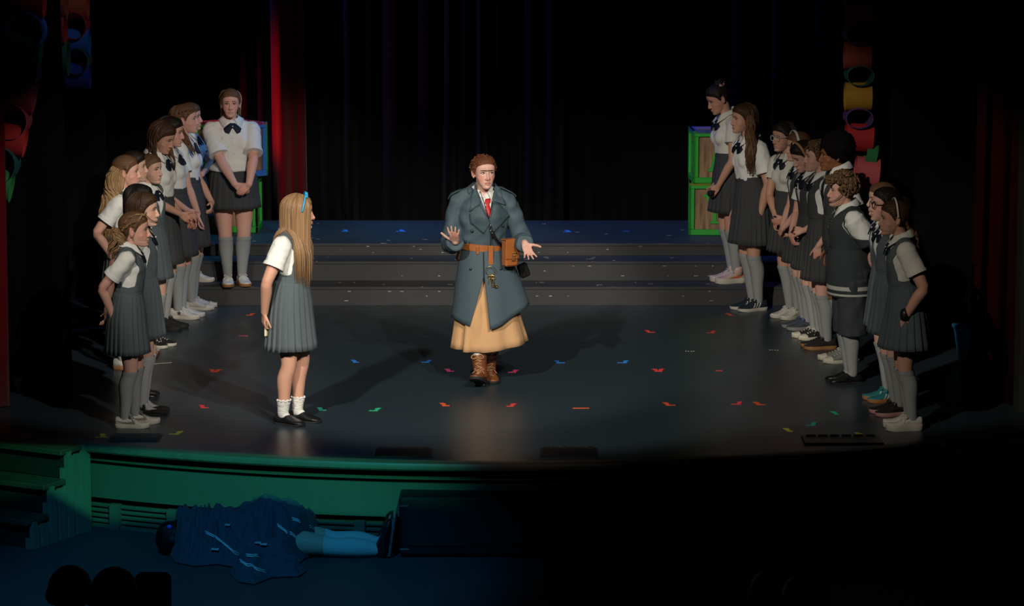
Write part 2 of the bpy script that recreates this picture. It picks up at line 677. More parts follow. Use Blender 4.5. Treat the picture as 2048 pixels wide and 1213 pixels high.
def head_shape(A, put, k, ears=True):
    E = lambda c, r, rot=None: A.ell(put(np.array([c]))[0], np.array(r) * k, put.rot if rot is None else put.rot @ rot, 18, 12)
    E((-0.008, 0, 0.033), (0.098, 0.078, 0.082))
    rings = []
    for z, fx, hw, bk in [(-.116, .078, .016, .045), (-.112, .087, .025, .03), (-.10, .0925, .036, .0), (-.08, .0905, .048, -.02), (-.06, .0905, .056, -.035), (-.03, .0865, .064, -.05), (0, .0835, .069, -.06),
                          (.022, .088, .0705, -.06), (.045, .0885, .07, -.06), (.075, .079, .062, -.05), (.095, .06, .045, -.04)]:
        a = np.arange(24) * 2 * math.pi / 24
        cx, rx = (fx + bk) / 2, (fx - bk) / 2
        e = 0.82
        rings.append(put(np.c_[cx + rx * np.sign(np.cos(a)) * np.abs(np.cos(a)) ** e, hw * np.sign(np.sin(a)) * np.abs(np.sin(a)) ** e, np.full(24, z)]))
    A.loft(rings)
    T = lambda p, r: A.tube(put(np.array(p, float)), [q * k for q in r], 10)
    T([(.083, 0, .012), (.093, 0, -.012), (.1045, 0, -.034), (.102, 0, -.043)], [.0075, .0085, .0115, .008])
    for s in (-1, 1):
        E((.0925, s * .0115, -.039), (.0105, .008, .0075))
        E((.040, s * .034, -.034), (.034, .030, .034))
        if ears:
            E((-.008, s * .0755, -.012), (.019, .007, .032), roty(0.25) @ np.array(rotz(-s * 0.35)))
            T([(.004, s * .079, .006), (-.012, s * .087, .018), (-.024, s * .087, .002), (-.018, s * .083, -.024), (-.004, s * .078, -.036)], [.004, .0045, .0045, .0045, .005])
    T([(.0865, -.021, -.0665), (.0945, -.008, -.0625), (.0955, 0, -.0635), (.0945, .008, -.0625), (.0865, .021, -.0665)], [.003, .0052, .0052, .0052, .003])
    T([(.0865, -.019, -.0685), (.0945, -.007, -.0745), (.0945, .007, -.0745), (.0865, .019, -.0685)], [.003, .0058, .0058, .003])
    E((.084, 0, -.1), (.013, .02, .013))


class Person:
    pass


def person(label, foot, top, heading, z=0.0, hx=None, look=(0, 0), vox=0.0078, skin='fair', build=1.0, bust=0.0, arms=None, stance=0.085,
           feet=None, gaze=(0, 0), brow=None, hk=1.0, lean_y=0.0, group=None, unibrow=False, bust_only=False, faceless=False, crown=0.012, lips=None, rootz=None, at=None, height=None):
    P = Person()
    p0 = px(foot[0], foot[1], z) if at is None else np.array(at, float)
    if rootz is not None:
        p0[2] = rootz
    H = height or pxy(foot[0], top, p0[1])[2] - p0[2]
    h = R(heading)
    P.H, P.p0, P.h = H, p0, h
    rt = empty('person', p0, h)
    tag(rt, label, 'person', group)
    P.root = rt
    Ri = rotz(-h)
    P.loc = lambda w: Ri @ (np.asarray(w, float) - p0)
    P.pt = lambda x, y, toward=0.0: P.loc(pxy(x, y, p0[1] - toward))
    dxw = 0.0 if hx is None or at is not None else pxy(hx, top, p0[1])[0] - p0[0]
    lean = (Ri @ np.array([dxw, lean_y, 0]))[:2]

    def sp(zf):
        return lean * np.clip(zf / 0.9, 0, 1.05) ** 1.6
    P.sp = sp
    s3 = lambda zf, x=0.0, y=0.0: np.array([sp(zf)[0] + x * H, sp(zf)[1] + y * H, zf * H])
    P.s3 = s3
    b = build
    P.b = b
    A = Acc()
    TOR = [(.45, .045, .055, 0), (.49, .066, .085, 0), (.53, .069, .092, -.006), (.58, .060, .082, -.002), (.63, .052, .068, .004), (.68, .055, .069, .004), (.735, .060, .075, .004),
           (.766, .057, .077, 0), (.794, .048, .068, -.006), (.816, .038, .052, -.01), (.838, .031, .036, -.012)]
    P.TOR = TOR

    def ringf(zf, rx, ry, xo, add=0.0, n=28, e=0.9):
        a = np.arange(n) * 2 * math.pi / n
        c = s3(zf, xo)
        return np.c_[c[0] + (rx * b * H + add) * np.sign(np.cos(a)) * np.abs(np.cos(a)) ** e, c[1] + (ry * b * H + add) * np.sign(np.sin(a)) * np.abs(np.sin(a)) ** e, np.full(n, c[2])]
    P.ringf = ringf
    A.loft([ringf(*t) for t in TOR])
    if False:
        for s in (-1, 1):
            A.ell(s3(.728, .052 * b, s * .042 * b), np.array([.03, .036, .036]) * H * bust)
    # neck and head
    hh = 0.222 * (H / 1.62) ** 0.45 * hk
    k = hh / 0.23
    P.k = k
    up = np.array([sp(.92)[0], sp(.92)[1], H - crown - hh / 2]) + np.array([0.012 * H, 0, 0])
    M = rotz(R(look[0])) @ roty(R(look[1]))
    piv = up + np.array([-.02, 0, -.075]) * k
    O = piv + M @ (np.array([.02, 0, .075]) * k)
    P.O, P.M = O, M

    def put(p):
        return O + (np.asarray(p, float) * k) @ M.T
    put.rot = M
    P.put = put
    nb = s3(.815, -.012)
    A.tube([nb, s3(.84, -.008), put([[-.02, 0, -.06]])[0], put([[-.02, 0, -.01]])[0]], [.036 * H, .0315 * H, .031 * H, .03 * H], 14)
    head_shape(A, put, k)
    # arms
    P.shoulder, P.elbow, P.wrist, P.thick = {}, {}, {}, {}
    arms = arms or {}
    for s, nm in ((1, 'L'), (-1, 'R')):
        a = dict(k='hang')
        a.update(arms.get(nm, {}))
        sh = s3(.788, -.006, s * (.066 + .032 * b))
        kk = a['k']
        base = {'hang': ((.015, s * .128 * b, .482), (-1, s * .3, 0), (.12, -.05 * s, -1), (0, -s, 0), 0.32),
                'front': ((.105 + .012 * s, s * .042, .515), (-.5, s * 1, -.1), (.1, -s * .8, -.6), (-1, 0, 0.1), 0.6),
                'back': ((-.098 - .012 * s, s * .05, .52), (-.6, s * 1, 0), (-.05, -s * .8, -.6), (-1, 0, 0), 0.5),
                'fold': ((.115 + .02 * s, -s * .03, .665), (-.2, s * 1, -.8), (.1, -s, .1), (-1, 0, 0), 0.4)}[kk if kk != 'px' else 'hang']
        wr, pole, hd, pn, cl = base
        wr = np.array(wr) * H + np.array([*(sp(.7) if kk in ('front', 'fold', 'back') else sp(.6)), 0])
        if 'px' in a:
            wr = P.pt(*a['px'])
        pole = a.get('pole', pole)
        if 'wpole' in a:
            pole = Ri @ np.array(a['wpole'], float)
        hd = a.get('dir', hd)
        if 'wdir' in a:
            hd = Ri @ np.array(a['wdir'], float)
        pn = a.get('palm', pn)
        if 'wpalm' in a:
            pn = Ri @ np.array(a['wpalm'], float)
        el, wr = ik(sh, wr, .172 * H, .152 * H, pole)
        P.shoulder[nm], P.elbow[nm], P.wrist[nm] = sh, el, wr
        g = a.get('thick', 1.0) * (0.5 + 0.5 * b)
        P.thick[nm] = a.get('thick', 1.0)
        A.ell(sh, np.array([.034, .034, .034]) * H * g)
        A.tube([s3(.826, -.01, s * .02), s3(.812, -.01, s * .048), sh], [.021 * H, .022 * H, .025 * H], 10)
        A.tube(spl([sh, (sh + el) / 2, el, el * .7 + wr * .3, wr * .8 + el * .2, wr], 14),
               list(spl([.030 * H * g, .0265 * H * g, .0215 * H * g, .0225 * H * g, .0165 * H * g, .0145 * H * g], 14)), 12)
        hand(A, wr, hd, pn, s, .1 * H / 0.185 * a.get('size', 1.0), a.get('curl', cl), a.get('spread', 0.05), a.get('thumb', 0.6), a.get('fr', 1.0))
    # legs
    P.ankle = {}
    P.footdir = {}
    for s, nm in ((1, 'L'), (-1, 'R')):
        if bust_only:
            break
        f = dict(x=0.0, y=s * stance * .5 * (H / 1.6) * 1.15, z=0.0, yaw=s * 6, pitch=0.0)
        if feet and nm in feet:
            f.update(feet[nm])
        hp_ = s3(.50, 0, s * .05 * b)
        an = np.array([f['x'], f['y'], f['z'] + .045 * H])
        kn, an = ik(hp_, an, .232 * H, .226 * H, (1, s * .05, 0))
        P.ankle[nm] = an
        P.footdir[nm] = f
        g = 0.45 + 0.55 * b
        back = np.array([-.010 * H, 0, 0])
        A.tube(spl([hp_, (hp_ + kn) / 2, kn, kn * .68 + an * .32 + back, kn * .35 + an * .65 + back * .4, an], 18),
               list(spl([.056 * H * g, .0455 * H * g, .033 * H * g, .0335 * H * g, .0255 * H * g, .0195 * H * g], 18)), 16)
        ca = rotz(R(f['yaw'])) @ roty(-R(f['pitch']))
        A.tube([an, an + ca @ np.array([.040 * H, 0, -.028 * H]), an + ca @ np.array([.075 * H, 0, -.034 * H])], [.0185 * H, .013 * H, .009 * H], 10)
    # skin
    zc, ramp, ES = .832 * H, .03 * H, 1.85
    zz = np.linspace(-.2 * H, 1.3 * H, 3001)
    ss = 1 + (ES - 1) * np.clip((zz - zc) / ramp, 0, 1)
    ZZ = zz[0] + np.concatenate([[0], np.cumsum((ss[1:] + ss[:-1]) / 2 * np.diff(zz))])
    ax = np.array([O[0] - .01, O[1]])

    def fwd(V):
        s_ = np.interp(V[:, 2], zz, ss)
        return np.c_[ax + (V[:, :2] - ax) * s_[:, None], np.interp(V[:, 2], zz, ZZ)]

    def inv(V):
        z_ = np.interp(V[:, 2], ZZ, zz)
        s_ = np.interp(z_, zz, ss)
        return np.c_[ax + (V[:, :2] - ax) / s_[:, None], z_]
    V, F = remesh(A, vox, 3, fwd, inv)
    hp = ((V - O) @ M) / k
    on_head = (hp[:, 2] > -.135) & (np.linalg.norm(hp, axis=1) < .17)
    dent = .0075 * np.exp(-(((np.abs(hp[:, 1]) - .031) / .016) ** 2 + ((hp[:, 2] - .002) / .0105) ** 2)) * (hp[:, 0] > .03) * on_head
    V = V - (dent * k)[:, None] * M[:, 0]
    N = vnorm(V, F)
    bl = 0.42 * np.exp(-(((np.abs(hp[:, 1]) - .047) / .024) ** 2 + ((hp[:, 2] + .034) / .026) ** 2)) * (hp[:, 0] > .02) * on_head
    bl += 0.35 * np.exp(-((hp[:, 1] / .012) ** 2 + ((hp[:, 2] + .04) / .014) ** 2)) * (hp[:, 0] > .09) * on_head
    bl += 0.4 * (np.abs(hp[:, 1]) > .074) * on_head * (hp[:, 2] < .03)
    for nm in ('L', 'R'):
        bl += 0.35 * (np.linalg.norm(V - P.wrist[nm] - unit(P.wrist[nm] - P.elbow[nm]) * .09 * H, axis=1) < .06 * H)
        bl += 0.25 * (np.linalg.norm(V - P.elbow[nm], axis=1) < .03 * H)
    P.V, P.F, P.N, P.hp, P.on_head = V, F, N, hp, on_head
    me = mesh_np('body', V, F)
    at = me.attributes.new('blush', 'FLOAT', 'POINT')
    at.data.foreach_set('value', np.clip(bl, 0, 1).astype(np.float32))
    P.body = link('body', me, SKINS[skin], rt)
    hm = on_head[F].all(1)
    used = np.unique(F[hm])
    mp = np.zeros(len(V), int)
    mp[used] = np.arange(len(used))
    P.hV, P.hF, P.hN, P.hhp = V[used], mp[F[hm]], N[used], hp[used]
    P.hbvh = bvh_of(P.hV, P.hF)
    if faceless:
        return P
    # face
    f_, l_, u_ = M[:, 0], M[:, 1], M[:, 2]
    bm_ = brow or BROW
    for s in (-1, 1):
        c = put([[.0665, s * .031, .001]])[0]
        E = Acc()
        E.ell(c, np.array([.0118, .0135, .0095]) * k, M, 14, 10)
        eo = mk('eye', E, EYEW, rt, True)
        g = M @ rotz(R(gaze[0])) @ roty(R(gaze[1])) @ np.array([1., 0, 0])
        E = Acc()
        E.ell(c + g * .0062 * k, np.array([.0070] * 3) * k, None, 10, 8)
        mk('iris', E, IRISB if gaze != (0, 0) else IRIS, eo, True)
        W = lambda q: [(u * k, v * k) for u, v in q]
        lid = [(s * .017, .0030), (s * .024, .0072), (s * .034, .0082), (s * .047, .0030), (s * .051, .0050), (s * .036, .0128), (s * .024, .0118)]
        if s < 0:
            lid = lid[::-1]
        decal('eyelash', [W(lid)], O, l_, u_, P.hbvh, .0035 * k, LASH, rt, 0, 1)
        br = [(s * .012, .0185), (s * .030, .0225), (s * .048, .0175), (s * .051, .0195), (s * .032, .0285), (s * .012, .0255)]
        if unibrow:
            br = [(0, .019), (s * .030, .0205), (s * .050, .0205), (s * .052, .0235), (s * .032, .0275), (0, .0255)]
        decal('eyebrow', [W(br)], O, l_, u_, P.hbvh, .0022 * k, bm_, rt, 0, 1)
    lp = [(-.022, -.0675), (-.01, -.0615), (0, -.063), (.01, -.0615), (.022, -.0675), (.012, -.0775), (0, -.0795), (-.012, -.0775)]
    decal('lips', [W(lp)], O, l_, u_, P.hbvh, .0012 * k, lips or (LIPB if skin == 'brown' else LIP), rt, 0, 2)
    ml = [(-.020, -.0672), (0, -.0672), (.020, -.0672), (.0, -.0702)]
    decal('mouth_line', [W(ml)], O, l_, u_, P.hbvh, .0022 * k, mat('mouth_line', (0.12, 0.03, 0.025), 0.6), rt, 0, 1)
    return P


def shell(P, V, N, F, f, off, name, material, parent=None, thick=0.0):
    o_ = off if np.ndim(off) else np.full(len(V), off)
    v, fc, (n, oo) = clip(V, F, f, [N, o_])
    ob = mk(name, (v + n * oo[:, None], fc), material, parent or P.root, True)
    if thick:
        md = ob.modifiers.new('thick', 'SOLIDIFY')
        md.thickness = thick
        md.offset = -1
    return ob


def waves(V, amp, seed, lo=0.04, hi=0.14, n=9, zs=0.5):
    r = np.random.RandomState(seed)
    d = np.zeros(len(V))
    for i in range(n):
        k = unit(r.randn(3) * np.array([1, 1, zs])) * 2 * math.pi / r.uniform(lo, hi)
        d += np.sin(V @ k + r.uniform(0, 6.28) + 0.9 * np.sin(V @ (k[[1, 2, 0]] * .4)))
    return d * amp / math.sqrt(n)


def push(bv, p, d):
    l, n, i, dd = bv.find_nearest(Vector(p))
    if l is None:
        return np.asarray(p, float)
    if (Vector(p) - l).dot(n) < d:
        q = l + n * d
        return np.array(q)
    return np.asarray(p, float)


def shirt(P, material=WHITE, sleeve=0.62, loose=0.012, z0=.60, bust=0.0, vox=0.0095, seed=0, name='shirt', flare=1.0, cuff=True):
    H, b = P.H, P.b
    A = Acc()
    rings = [P.ringf(*t, add=loose) for t in P.TOR if t[0] > z0 - .02]
    if z0 < .6:
        rings = [P.ringf(z0, .078, .094, 0, add=loose + .006), P.ringf(.60, .074, .088, .004, add=loose + .014)] + [P.ringf(*t, add=loose + (.006 if t[0] < .7 else 0)) for t in P.TOR if t[0] > .61]
    A.loft(rings)
    if bust:
        for s in (-1, 1):
            A.ell(P.s3(.724, .046 * b, s * .034 * b), np.array([.034, .036, .042]) * H * bust)
    for nm in ('L', 'R'):
        sh, el, wr = P.shoulder[nm], P.elbow[nm], P.wrist[nm]
        s = 1 if nm == 'L' else -1
        A.ell(sh, np.array([.039, .038, .038]) * H * (0.5 + .5 * b) * (.3 + .7 * P.thick[nm]))
        A.tube([P.s3(.814, -.01, s * .03), P.s3(.802, -.01, s * .055), sh], [.035 * H, .036 * H, .037 * H], 12)
        e = sh + (el - sh) * sleeve
        g = (0.5 + .5 * b) * flare * (.15 + .85 * P.thick[nm])
        A.tube([sh, sh * .5 + e * .5, e], [.0395 * H * g, .0395 * H * g, .041 * H * g], 16, cap=False)
    V, F = remesh(A, vox, 3)
    N = vnorm(V, F)
    V = V + N * waves(V, .0022, seed + 11)[:, None]
    N = vnorm(V, F)
    P.sV, P.sF, P.sN = V, F, N
    P.sbvh = bvh_of(V, F)
    P.shirt = mk(name, (V, F), material, P.root, True)
    if cuff:
        for nm in ('L', 'R'):
            sh, el = P.shoulder[nm], P.elbow[nm]
            e = sh + (el - sh) * sleeve
            g = (0.5 + .5 * b) * flare * (.15 + .85 * P.thick[nm])
            u = unit(el - sh)
            C = Acc()
            C.tube([e - u * .022 * H / 1.6, e + u * .002], [.0425 * H * g, .0432 * H * g], 20, cap=False)
            mk('sleeve_cuff', C, material, P.root, True, 40)
    return P.shirt


def collar(P, material=WHITE, spread=20):
    H = P.H
    n = 41
    V = []
    for j in range(3):
        for i in range(n):
            a = R(spread + (360 - 2 * spread) * i / (n - 1))
            fr = max(0, math.cos(a)) ** 3
            c = P.s3(.85, -.010)
            if j == 0:
                q = (c[0] + .037 * H * math.cos(a), c[1] + .0355 * H * math.sin(a), (.836 - .012 * math.cos(a)) * H)
            elif j == 1:
                q = (c[0] + .039 * H * math.cos(a), c[1] + .0375 * H * math.sin(a), (.857 - .017 * math.cos(a)) * H)
            else:
                q = (c[0] + .060 * H * math.cos(a) + .012 * H * fr, c[1] + (.060 + .006 * fr) * H * math.sin(a) + (.014 * H * fr * (1 if math.sin(a) > 0 else -1)), (.832 - .016 * math.cos(a) - .026 * fr) * H)
                q = push(P.sbvh, q, .008)
            V.append(q)
    F = [[j * n + i, j * n + i + 1, (j + 1) * n + i + 1, (j + 1) * n + i] for j in range(2) for i in range(n - 1)]
    o = mk('collar', (np.array(V), F), material, P.root, True, 35)
    md = o.modifiers.new('thick', 'SOLIDIFY')
    md.thickness = .004
    return o


def front_of(P, zf, y=0.0):
    c = P.s3(zf)
    h = P.sbvh.ray_cast(Vector((c[0] + 1.0, c[1] + y, c[2])), Vector((-1, 0, 0)))
    return np.array(h[0]) if h[0] is not None else c


def ribbon(P, zf=.822, off=.014, big=1.0, pearls=1, material=NAVY):
    s = P.H / 1.6 * big
    c = front_of(P, zf - .012)
    c[2] = zf * P.H
    W = lambda q, m=1: [(m * u * s, v * s) for u, v in (q if m > 0 else q[::-1])]
    fl = [(-.006, .012), (.016, .016), (.044, -.006), (.070, -.030), (.058, -.056), (.030, -.066), (.010, -.030), (-.004, -.016)]
    o = decal('ribbon_tie', [W(fl)], c, (0, 1, 0), (0, 0, 1), P.sbvh, off, material, P.root, .006, 3)
    decal('ribbon_tail', [W(fl, -1)], c, (0, 1, 0), (0, 0, 1), P.sbvh, off + .006, material, o, .006, 3)
    for i in range(pearls):
        E = Acc()
        q = front_of(P, zf - .004 - .02 * i)
        E.ell(q + np.array([off + .012, .012 * (i % 2), 0]), [.0055] * 3, None, 10, 6)
        mk('pearl', E, PEARL, o, True)
    return o


def necktie(P, material, z1=.70, off=.012):
    s = P.H / 1.6
    c = front_of(P, .80)
    c[2] = .822 * P.H
    L = (.822 - z1) * P.H
    o = decal('necktie', [[(-.014 * s, 0), (-.010 * s, -.022 * s), (-.022 * s, -L + .03), (0, -L), (.022 * s, -L + .03), (.010 * s, -.022 * s), (.014 * s, 0)]], c, (0, 1, 0), (0, 0, 1), P.sbvh, off, material, P.root, .005, 3)
    return o


def buttons(P, zs, off=.004):
    for zf in zs:
        E = Acc()
        q = front_of(P, zf)
        E.ell(q + np.array([off, 0, 0]), [.003, .006, .006], None, 10, 6)
        mk('button', E, PEARL, P.shirt, True)


def bodice(P, material=GREY, zb=.665, zbk=.70, name='pinafore_bodice'):
    H = P.H
    V = P.sV
    zf = V[:, 2] / H
    spv = np.array([P.sp(q) for q in zf])
    yy = np.abs(V[:, 1] - spv[:, 1]) / P.b
    fr = V[:, 0] - spv[:, 0] > 0
    z_ = np.where(fr, zb, zbk)
    yin = (zf - z_) / (.835 - z_) * .054 * H
    yout = np.interp(zf, [.63, .646, .66, .75, .80, .83], [.5, .09, .070, .066, .088, .092]) * H
    f = np.minimum(np.minimum(yy - yin, yout - yy), (zf - .612) * H)
    return shell(P, V, P.sN, P.sF, f, .007, name, material, None, .006)


def skirt(P, material=GREY, waist=.635, hem=.36, flare=.11, pleats=22, seed=0, name='pleated_skirt', amp=.013, band=True, tilt=(0, 0), front=1.0):
    H, b = P.H, P.b
    r = np.random.RandomState(seed + 5)
    n, K = pleats * 8, 12
    a = np.arange(n) * 2 * math.pi / n
    ph = (np.arange(n) % 8) / 8.0
    saw = np.where(ph < .8, ph / .8, (1 - ph) / .2)
    jit = np.repeat(r.uniform(.6, 1.25, pleats), 8)
    low = sum(np.sin(a * q + r.uniform(0, 6)) * r.uniform(.3, 1) for q in (2, 3, 5)) / 3
    rings = []
    for i in range(K + 1):
        t = i / K
        zf = waist + (hem - waist) * t
        hipt = min(1, t / .38)
        rx = (.052 + .017 * math.sin(hipt * math.pi / 2)) * H * b + .014 + max(0, t - .2) / .8 * (flare - .078) * H
        ry = (.070 + .022 * math.sin(hipt * math.pi / 2)) * H * b + .015 + max(0, t - .2) / .8 * (flare - .080) * H
        am = amp * (.12 + .88 * t)
        rr = am * (saw - .5) * jit + low * .016 * t
        c = P.s3(max(zf, .5))
        c[:2] = c[:2] * (1 if zf > .5 else 1) + np.array(tilt) * t
        zz = zf * H + low * .006 * t
        rings.append(np.c_[c[0] + (rx + rr) * np.cos(a) * np.where(np.cos(a) > 0, front, 1), c[1] + (ry + rr) * np.sin(a), zz])
    A = Acc()
    A.loft(rings, True, False)
    o = mk(name, A, material, P.root, True, 50)
    md = o.modifiers.new('thick', 'SOLIDIFY')
    md.thickness = .004
    md.offset = -1
    P.skirt = o
    if band:
        A = Acc()
        rr = []
        for zf, e in ((waist - .012, .026), (waist + .012, .023), (waist + .016, .016)):
            rr.append(P.ringf(zf, .052, .070, .002, add=e - .004, n=40, e=.95))
        A.loft(rr, True, False)
        mk('waistband', A, material, o, True, 40)
    return o


def socks(P, top=.265, bot=.008, material=SOCK, off=.004, name='knee_sock', frill=None):
    H = P.H
    V = P.V
    if not P.ankle:
        return
    for s, nm in ((1, 'L'), (-1, 'R')):
        other = 'R' if s > 0 else 'L'
        d1 = np.linalg.norm((V - P.ankle[nm])[:, :2], axis=1)
        d2 = np.linalg.norm((V - P.ankle[other])[:, :2], axis=1)
        f = np.minimum(top * H - V[:, 2], (d2 - d1) + .001)
        f = np.minimum(f, V[:, 2] - bot * H)
        bandt = off + .003 * (V[:, 2] > (top - .02) * H)
        o = shell(P, V, P.N, P.F, f, bandt, name, material)
        if frill is not None:
            m = (d1 < d2) & (np.abs(V[:, 2] - top * H) < .012)
            if m.any():
                c = V[m].mean(0)
                rad = np.linalg.norm((V[m] - c)[:, :2], axis=1).mean() + .006
                A = Acc()
                q = np.arange(48) * 2 * math.pi / 48
                A.tube(np.c_[c[0] + (rad + .003 * np.sin(q * 12)) * np.cos(q), c[1] + (rad + .003 * np.sin(q * 12)) * np.sin(q), np.full(48, c[2]) + .004 * np.sin(q * 9)], .006, 6, closed=True)
                mk('sock_frill', A, frill, o, True)


# ------------------------------------------------------------------ shoes
def shoe(P, nm, kind='sneaker', up=SH_WHITE, sole=SOLE_W, lace=LACE_W, L=None, toe=None, stripe=None, stripe_mat=None, name='shoe', smat2=None):
    H = P.H
    f = P.footdir[nm]
    L = L or (.158 * H + .004)
    an = P.ankle[nm]
    o0 = np.array([an[0], an[1], f['z']])
    Rm = rotz(R(f['yaw'])) @ roty(-R(f['pitch']))
    if f['pitch']:
        o0 = an - Rm @ np.array([0, 0, .045 * H])
    T = lambda p: o0 + np.asarray(p, float) @ Rm.T
    st = {'sneaker': .026, 'chunky': .042, 'dress': .010, 'mary': .010, 'slip': .010, 'boot': .022, 'canvas': .024}[kind]
    hs = {'sneaker': .30, 'chunky': .30, 'dress': .25, 'mary': .22, 'slip': .25, 'boot': .36, 'canvas': .27}[kind]
    xs = np.array([-.275, -.25, -.17, -.06, .05, .17, .30, .44, .56, .65, .70, .722])
    hw = np.array([.035, .105, .140, .145, .140, .150, .172, .182, .172, .135, .085, .03]) * L
    tz = np.array([.20, hs, hs + .01, hs, hs, .295 if kind not in ('mary',) else .16, .235, .185, .160, .135, .105, .07]) * L
    if kind == 'mary':
        tz = np.array([.2, .22, .23, .20, .15, .14, .15, .15, .14, .125, .10, .07]) * L
    if kind == 'chunky':
        tz += .012
    if kind == 'slip':
        tz[4:] *= .95
    tz = np.maximum(tz, st + .012)
    X = spl(xs, 30) * L
    HW, TZ = spl(hw, 30), spl(tz, 30)
    n = 20
    rings = []
    for x, w_, t in zip(X, HW, TZ):
        a = np.arange(n) * 2 * math.pi / n
        zc, rz_ = (st * .6 + t) / 2, (t - st * .6) / 2
        ca, sa = np.cos(a), np.sin(a)
        y = w_ * np.sign(ca) * np.abs(ca) ** .75 * np.where(sa > 0, 1 - .33 * np.abs(sa) ** 2, 1)
        rings.append(T(np.c_[np.full(n, x), y, zc + rz_ * np.sign(sa) * np.abs(sa) ** .8]))
    A = Acc()
    A.loft(rings)
    sh = mk(name, A, up, P.root, True)
    A.V()
    bv = bvh_of(A.V(), A.f)
    # sole
    S = Acc()
    rr = []
    out = np.r_[np.c_[X, HW * 1.04 + .002], np.c_[X[::-1], -(HW[::-1] * 1.04 + .002)]]
    for zz, g in ((0.0, .97), (.004, 1.0), (st - .003, 1.02), (st, .99)):
        q = out.copy()
        q[:, 0] = (q[:, 0] - .22 * L) * g + .22 * L
        q[:, 1] *= g
        toe_up = np.where(q[:, 0] > .5 * L, (q[:, 0] / L - .5) * .06 * L, 0) * (1 - zz / max(st, .001) * .5)
        if kind == 'boot' or kind == 'dress':
            arch = np.where((q[:, 0] > -.02 * L) & (q[:, 0] < .25 * L), .008, 0) * (zz < .003)
        else:
            arch = 0
        rr.append(T(np.c_[q, np.full(len(q), zz) + toe_up + arch]))
    S.loft(rr)
    mk('sole', S, sole, sh, True, 40)
    if kind == 'boot' or kind == 'dress':
        S = Acc()
        S.box((0, 0, 0), (.20 * L, .26 * L, .022))
        q = S.V()
        q = T(q + np.array([-.15 * L, 0, -.004]))
        mk('heel', (q, S.f), sole, sh)
    if kind in ('sneaker', 'chunky', 'canvas', 'boot'):
        A = Acc()
        for i in range(5):
            x = (.10 + .075 * i) * L
            t = np.interp(x, X, TZ)
            w_ = np.interp(x, X, HW) * .42
            A.tube(T([(x, -w_, t - .008), (x + .004, 0, t + .002), (x, w_, t - .008)]), .0034, 6)
        x, t = .08 * L, np.interp(.08 * L, X, TZ)
        for s in (-1, 1):
            A.tube(T(spl([(x, 0, t + .004), (x + .02, s * .018, t + .012), (x + .032, s * .034, t - .002), (x + .012, s * .02, t + .004), (x, 0, t + .004)], 12)), .003, 6)
            A.tube(T(spl([(x, 0, t + .004), (x + .03, s * .02, t - .004), (x + .05, s * .042, t - .03)], 8)), .0026, 6)
        mk('shoelaces', A, lace, sh, True)
    if toe is not None:   # rubber toe cap
        A = Acc()
        rings = []
        for x in np.linspace(.50, .735, 9) * L:
            i = (np.interp(x, X, HW) + .004, np.interp(x, X, TZ) + .005)
            a = np.arange(n) * 2 * math.pi / n
            rings.append(T(np.c_[np.full(n, x), i[0] * np.cos(a), i[1] / 2 + i[1] / 2 * np.sin(a)]))
        A.loft(rings)
        mk('toe_cap', A, toe, sh, True)
    if stripe:
        for s in (-1, 1):
            ux, nd = Rm @ np.array([1., 0, 0]), Rm @ np.array([0, s * 1., 0])
            uy = np.cross(nd, ux)
            if uy[2] < 0:
                ux = -ux
                uy = np.cross(nd, ux)
            sg = 1 if ux.dot(Rm @ np.array([1., 0, 0])) > 0 else -1
            polys = [[(sg * u * L, v * L) for u, v in (pl if sg > 0 else pl[::-1])] for pl in STRIPES[stripe]]
            decal('side_stripe', polys, T([[0, 0, 0]])[0], ux, uy, bv, .0025, stripe_mat, sh, 0, 2)
    if kind == 'mary':
        A = Acc()
        x = .10 * L
        A.tube(T(spl([(x, -.145 * L, .04), (x - .005, -.11 * L, .30 * L), (x - .01, 0, .345 * L), (x - .005, .11 * L, .30 * L), (x, .145 * L, .04)], 14)), [(.009, .003)] * 14, 8, ref=Rm @ np.array([1., 0, 0]))
        mk('strap', A, up, sh, True)
        A = Acc()
        A.ell(T([[x - .004, (-1 if nm == 'R' else 1) * .118 * L, .27 * L]])[0], [.008, .004, .008])
        mk('buckle', A, METAL, sh, True)
    P.shoes = getattr(P, 'shoes', {})
    P.shoes[nm] = sh
    return sh, T, L


def star(cx, cy, r):
    return [(cx + (r if i % 2 == 0 else r * .42) * math.cos(math.pi / 2 + i * math.pi / 5), cy + (r if i % 2 == 0 else r * .42) * math.sin(math.pi / 2 + i * math.pi / 5)) for i in range(10)]


STRIPES = {
    'three': [[(.06 + .105 * i, .11), (.115 + .105 * i, .11), (.035 + .105 * i, .27 - .02 * i), (-.02 + .105 * i, .27 - .01 * i)] for i in range(3)],
    'tick': [[(.36, .14), (.16, .115), (-.02, .14), (-.20, .20), (-.225, .215), (-.03, .185), (.14, .175), (.24, .20), (.30, .24)]],
    'form': [[(-.20, .115), (.10, .13), (.28, .12), (.40, .15), (.30, .185), (.10, .215), (-.08, .26), (-.2, .3), (-.12, .22), (0, .17)]],
    'star': [star(.10, .18, .085)],
}


# ------------------------------------------------------------------ hair
LINES = {
    'fallen': [(0, -.05), (60, -.06), (100, -.07), (180, -.09)],
    'back': [(0, .066), (25, .060), (46, .046), (60, .026), (70, -.004), (78, -.014), (86, .016), (100, .024), (112, -.015), (130, -.055), (180, -.08)],
    'low': [(0, .062), (25, .056), (46, .040), (60, .015), (70, -.02), (78, -.035), (90, -.04), (100, -.05), (112, -.06), (130, -.07), (180, -.09)],
    'short': [(0, .070), (20, .066), (38, .056), (54, .040), (64, .012), (74, -.02), (86, .012), (100, .022), (114, -.02), (130, -.06), (180, -.085)],
}


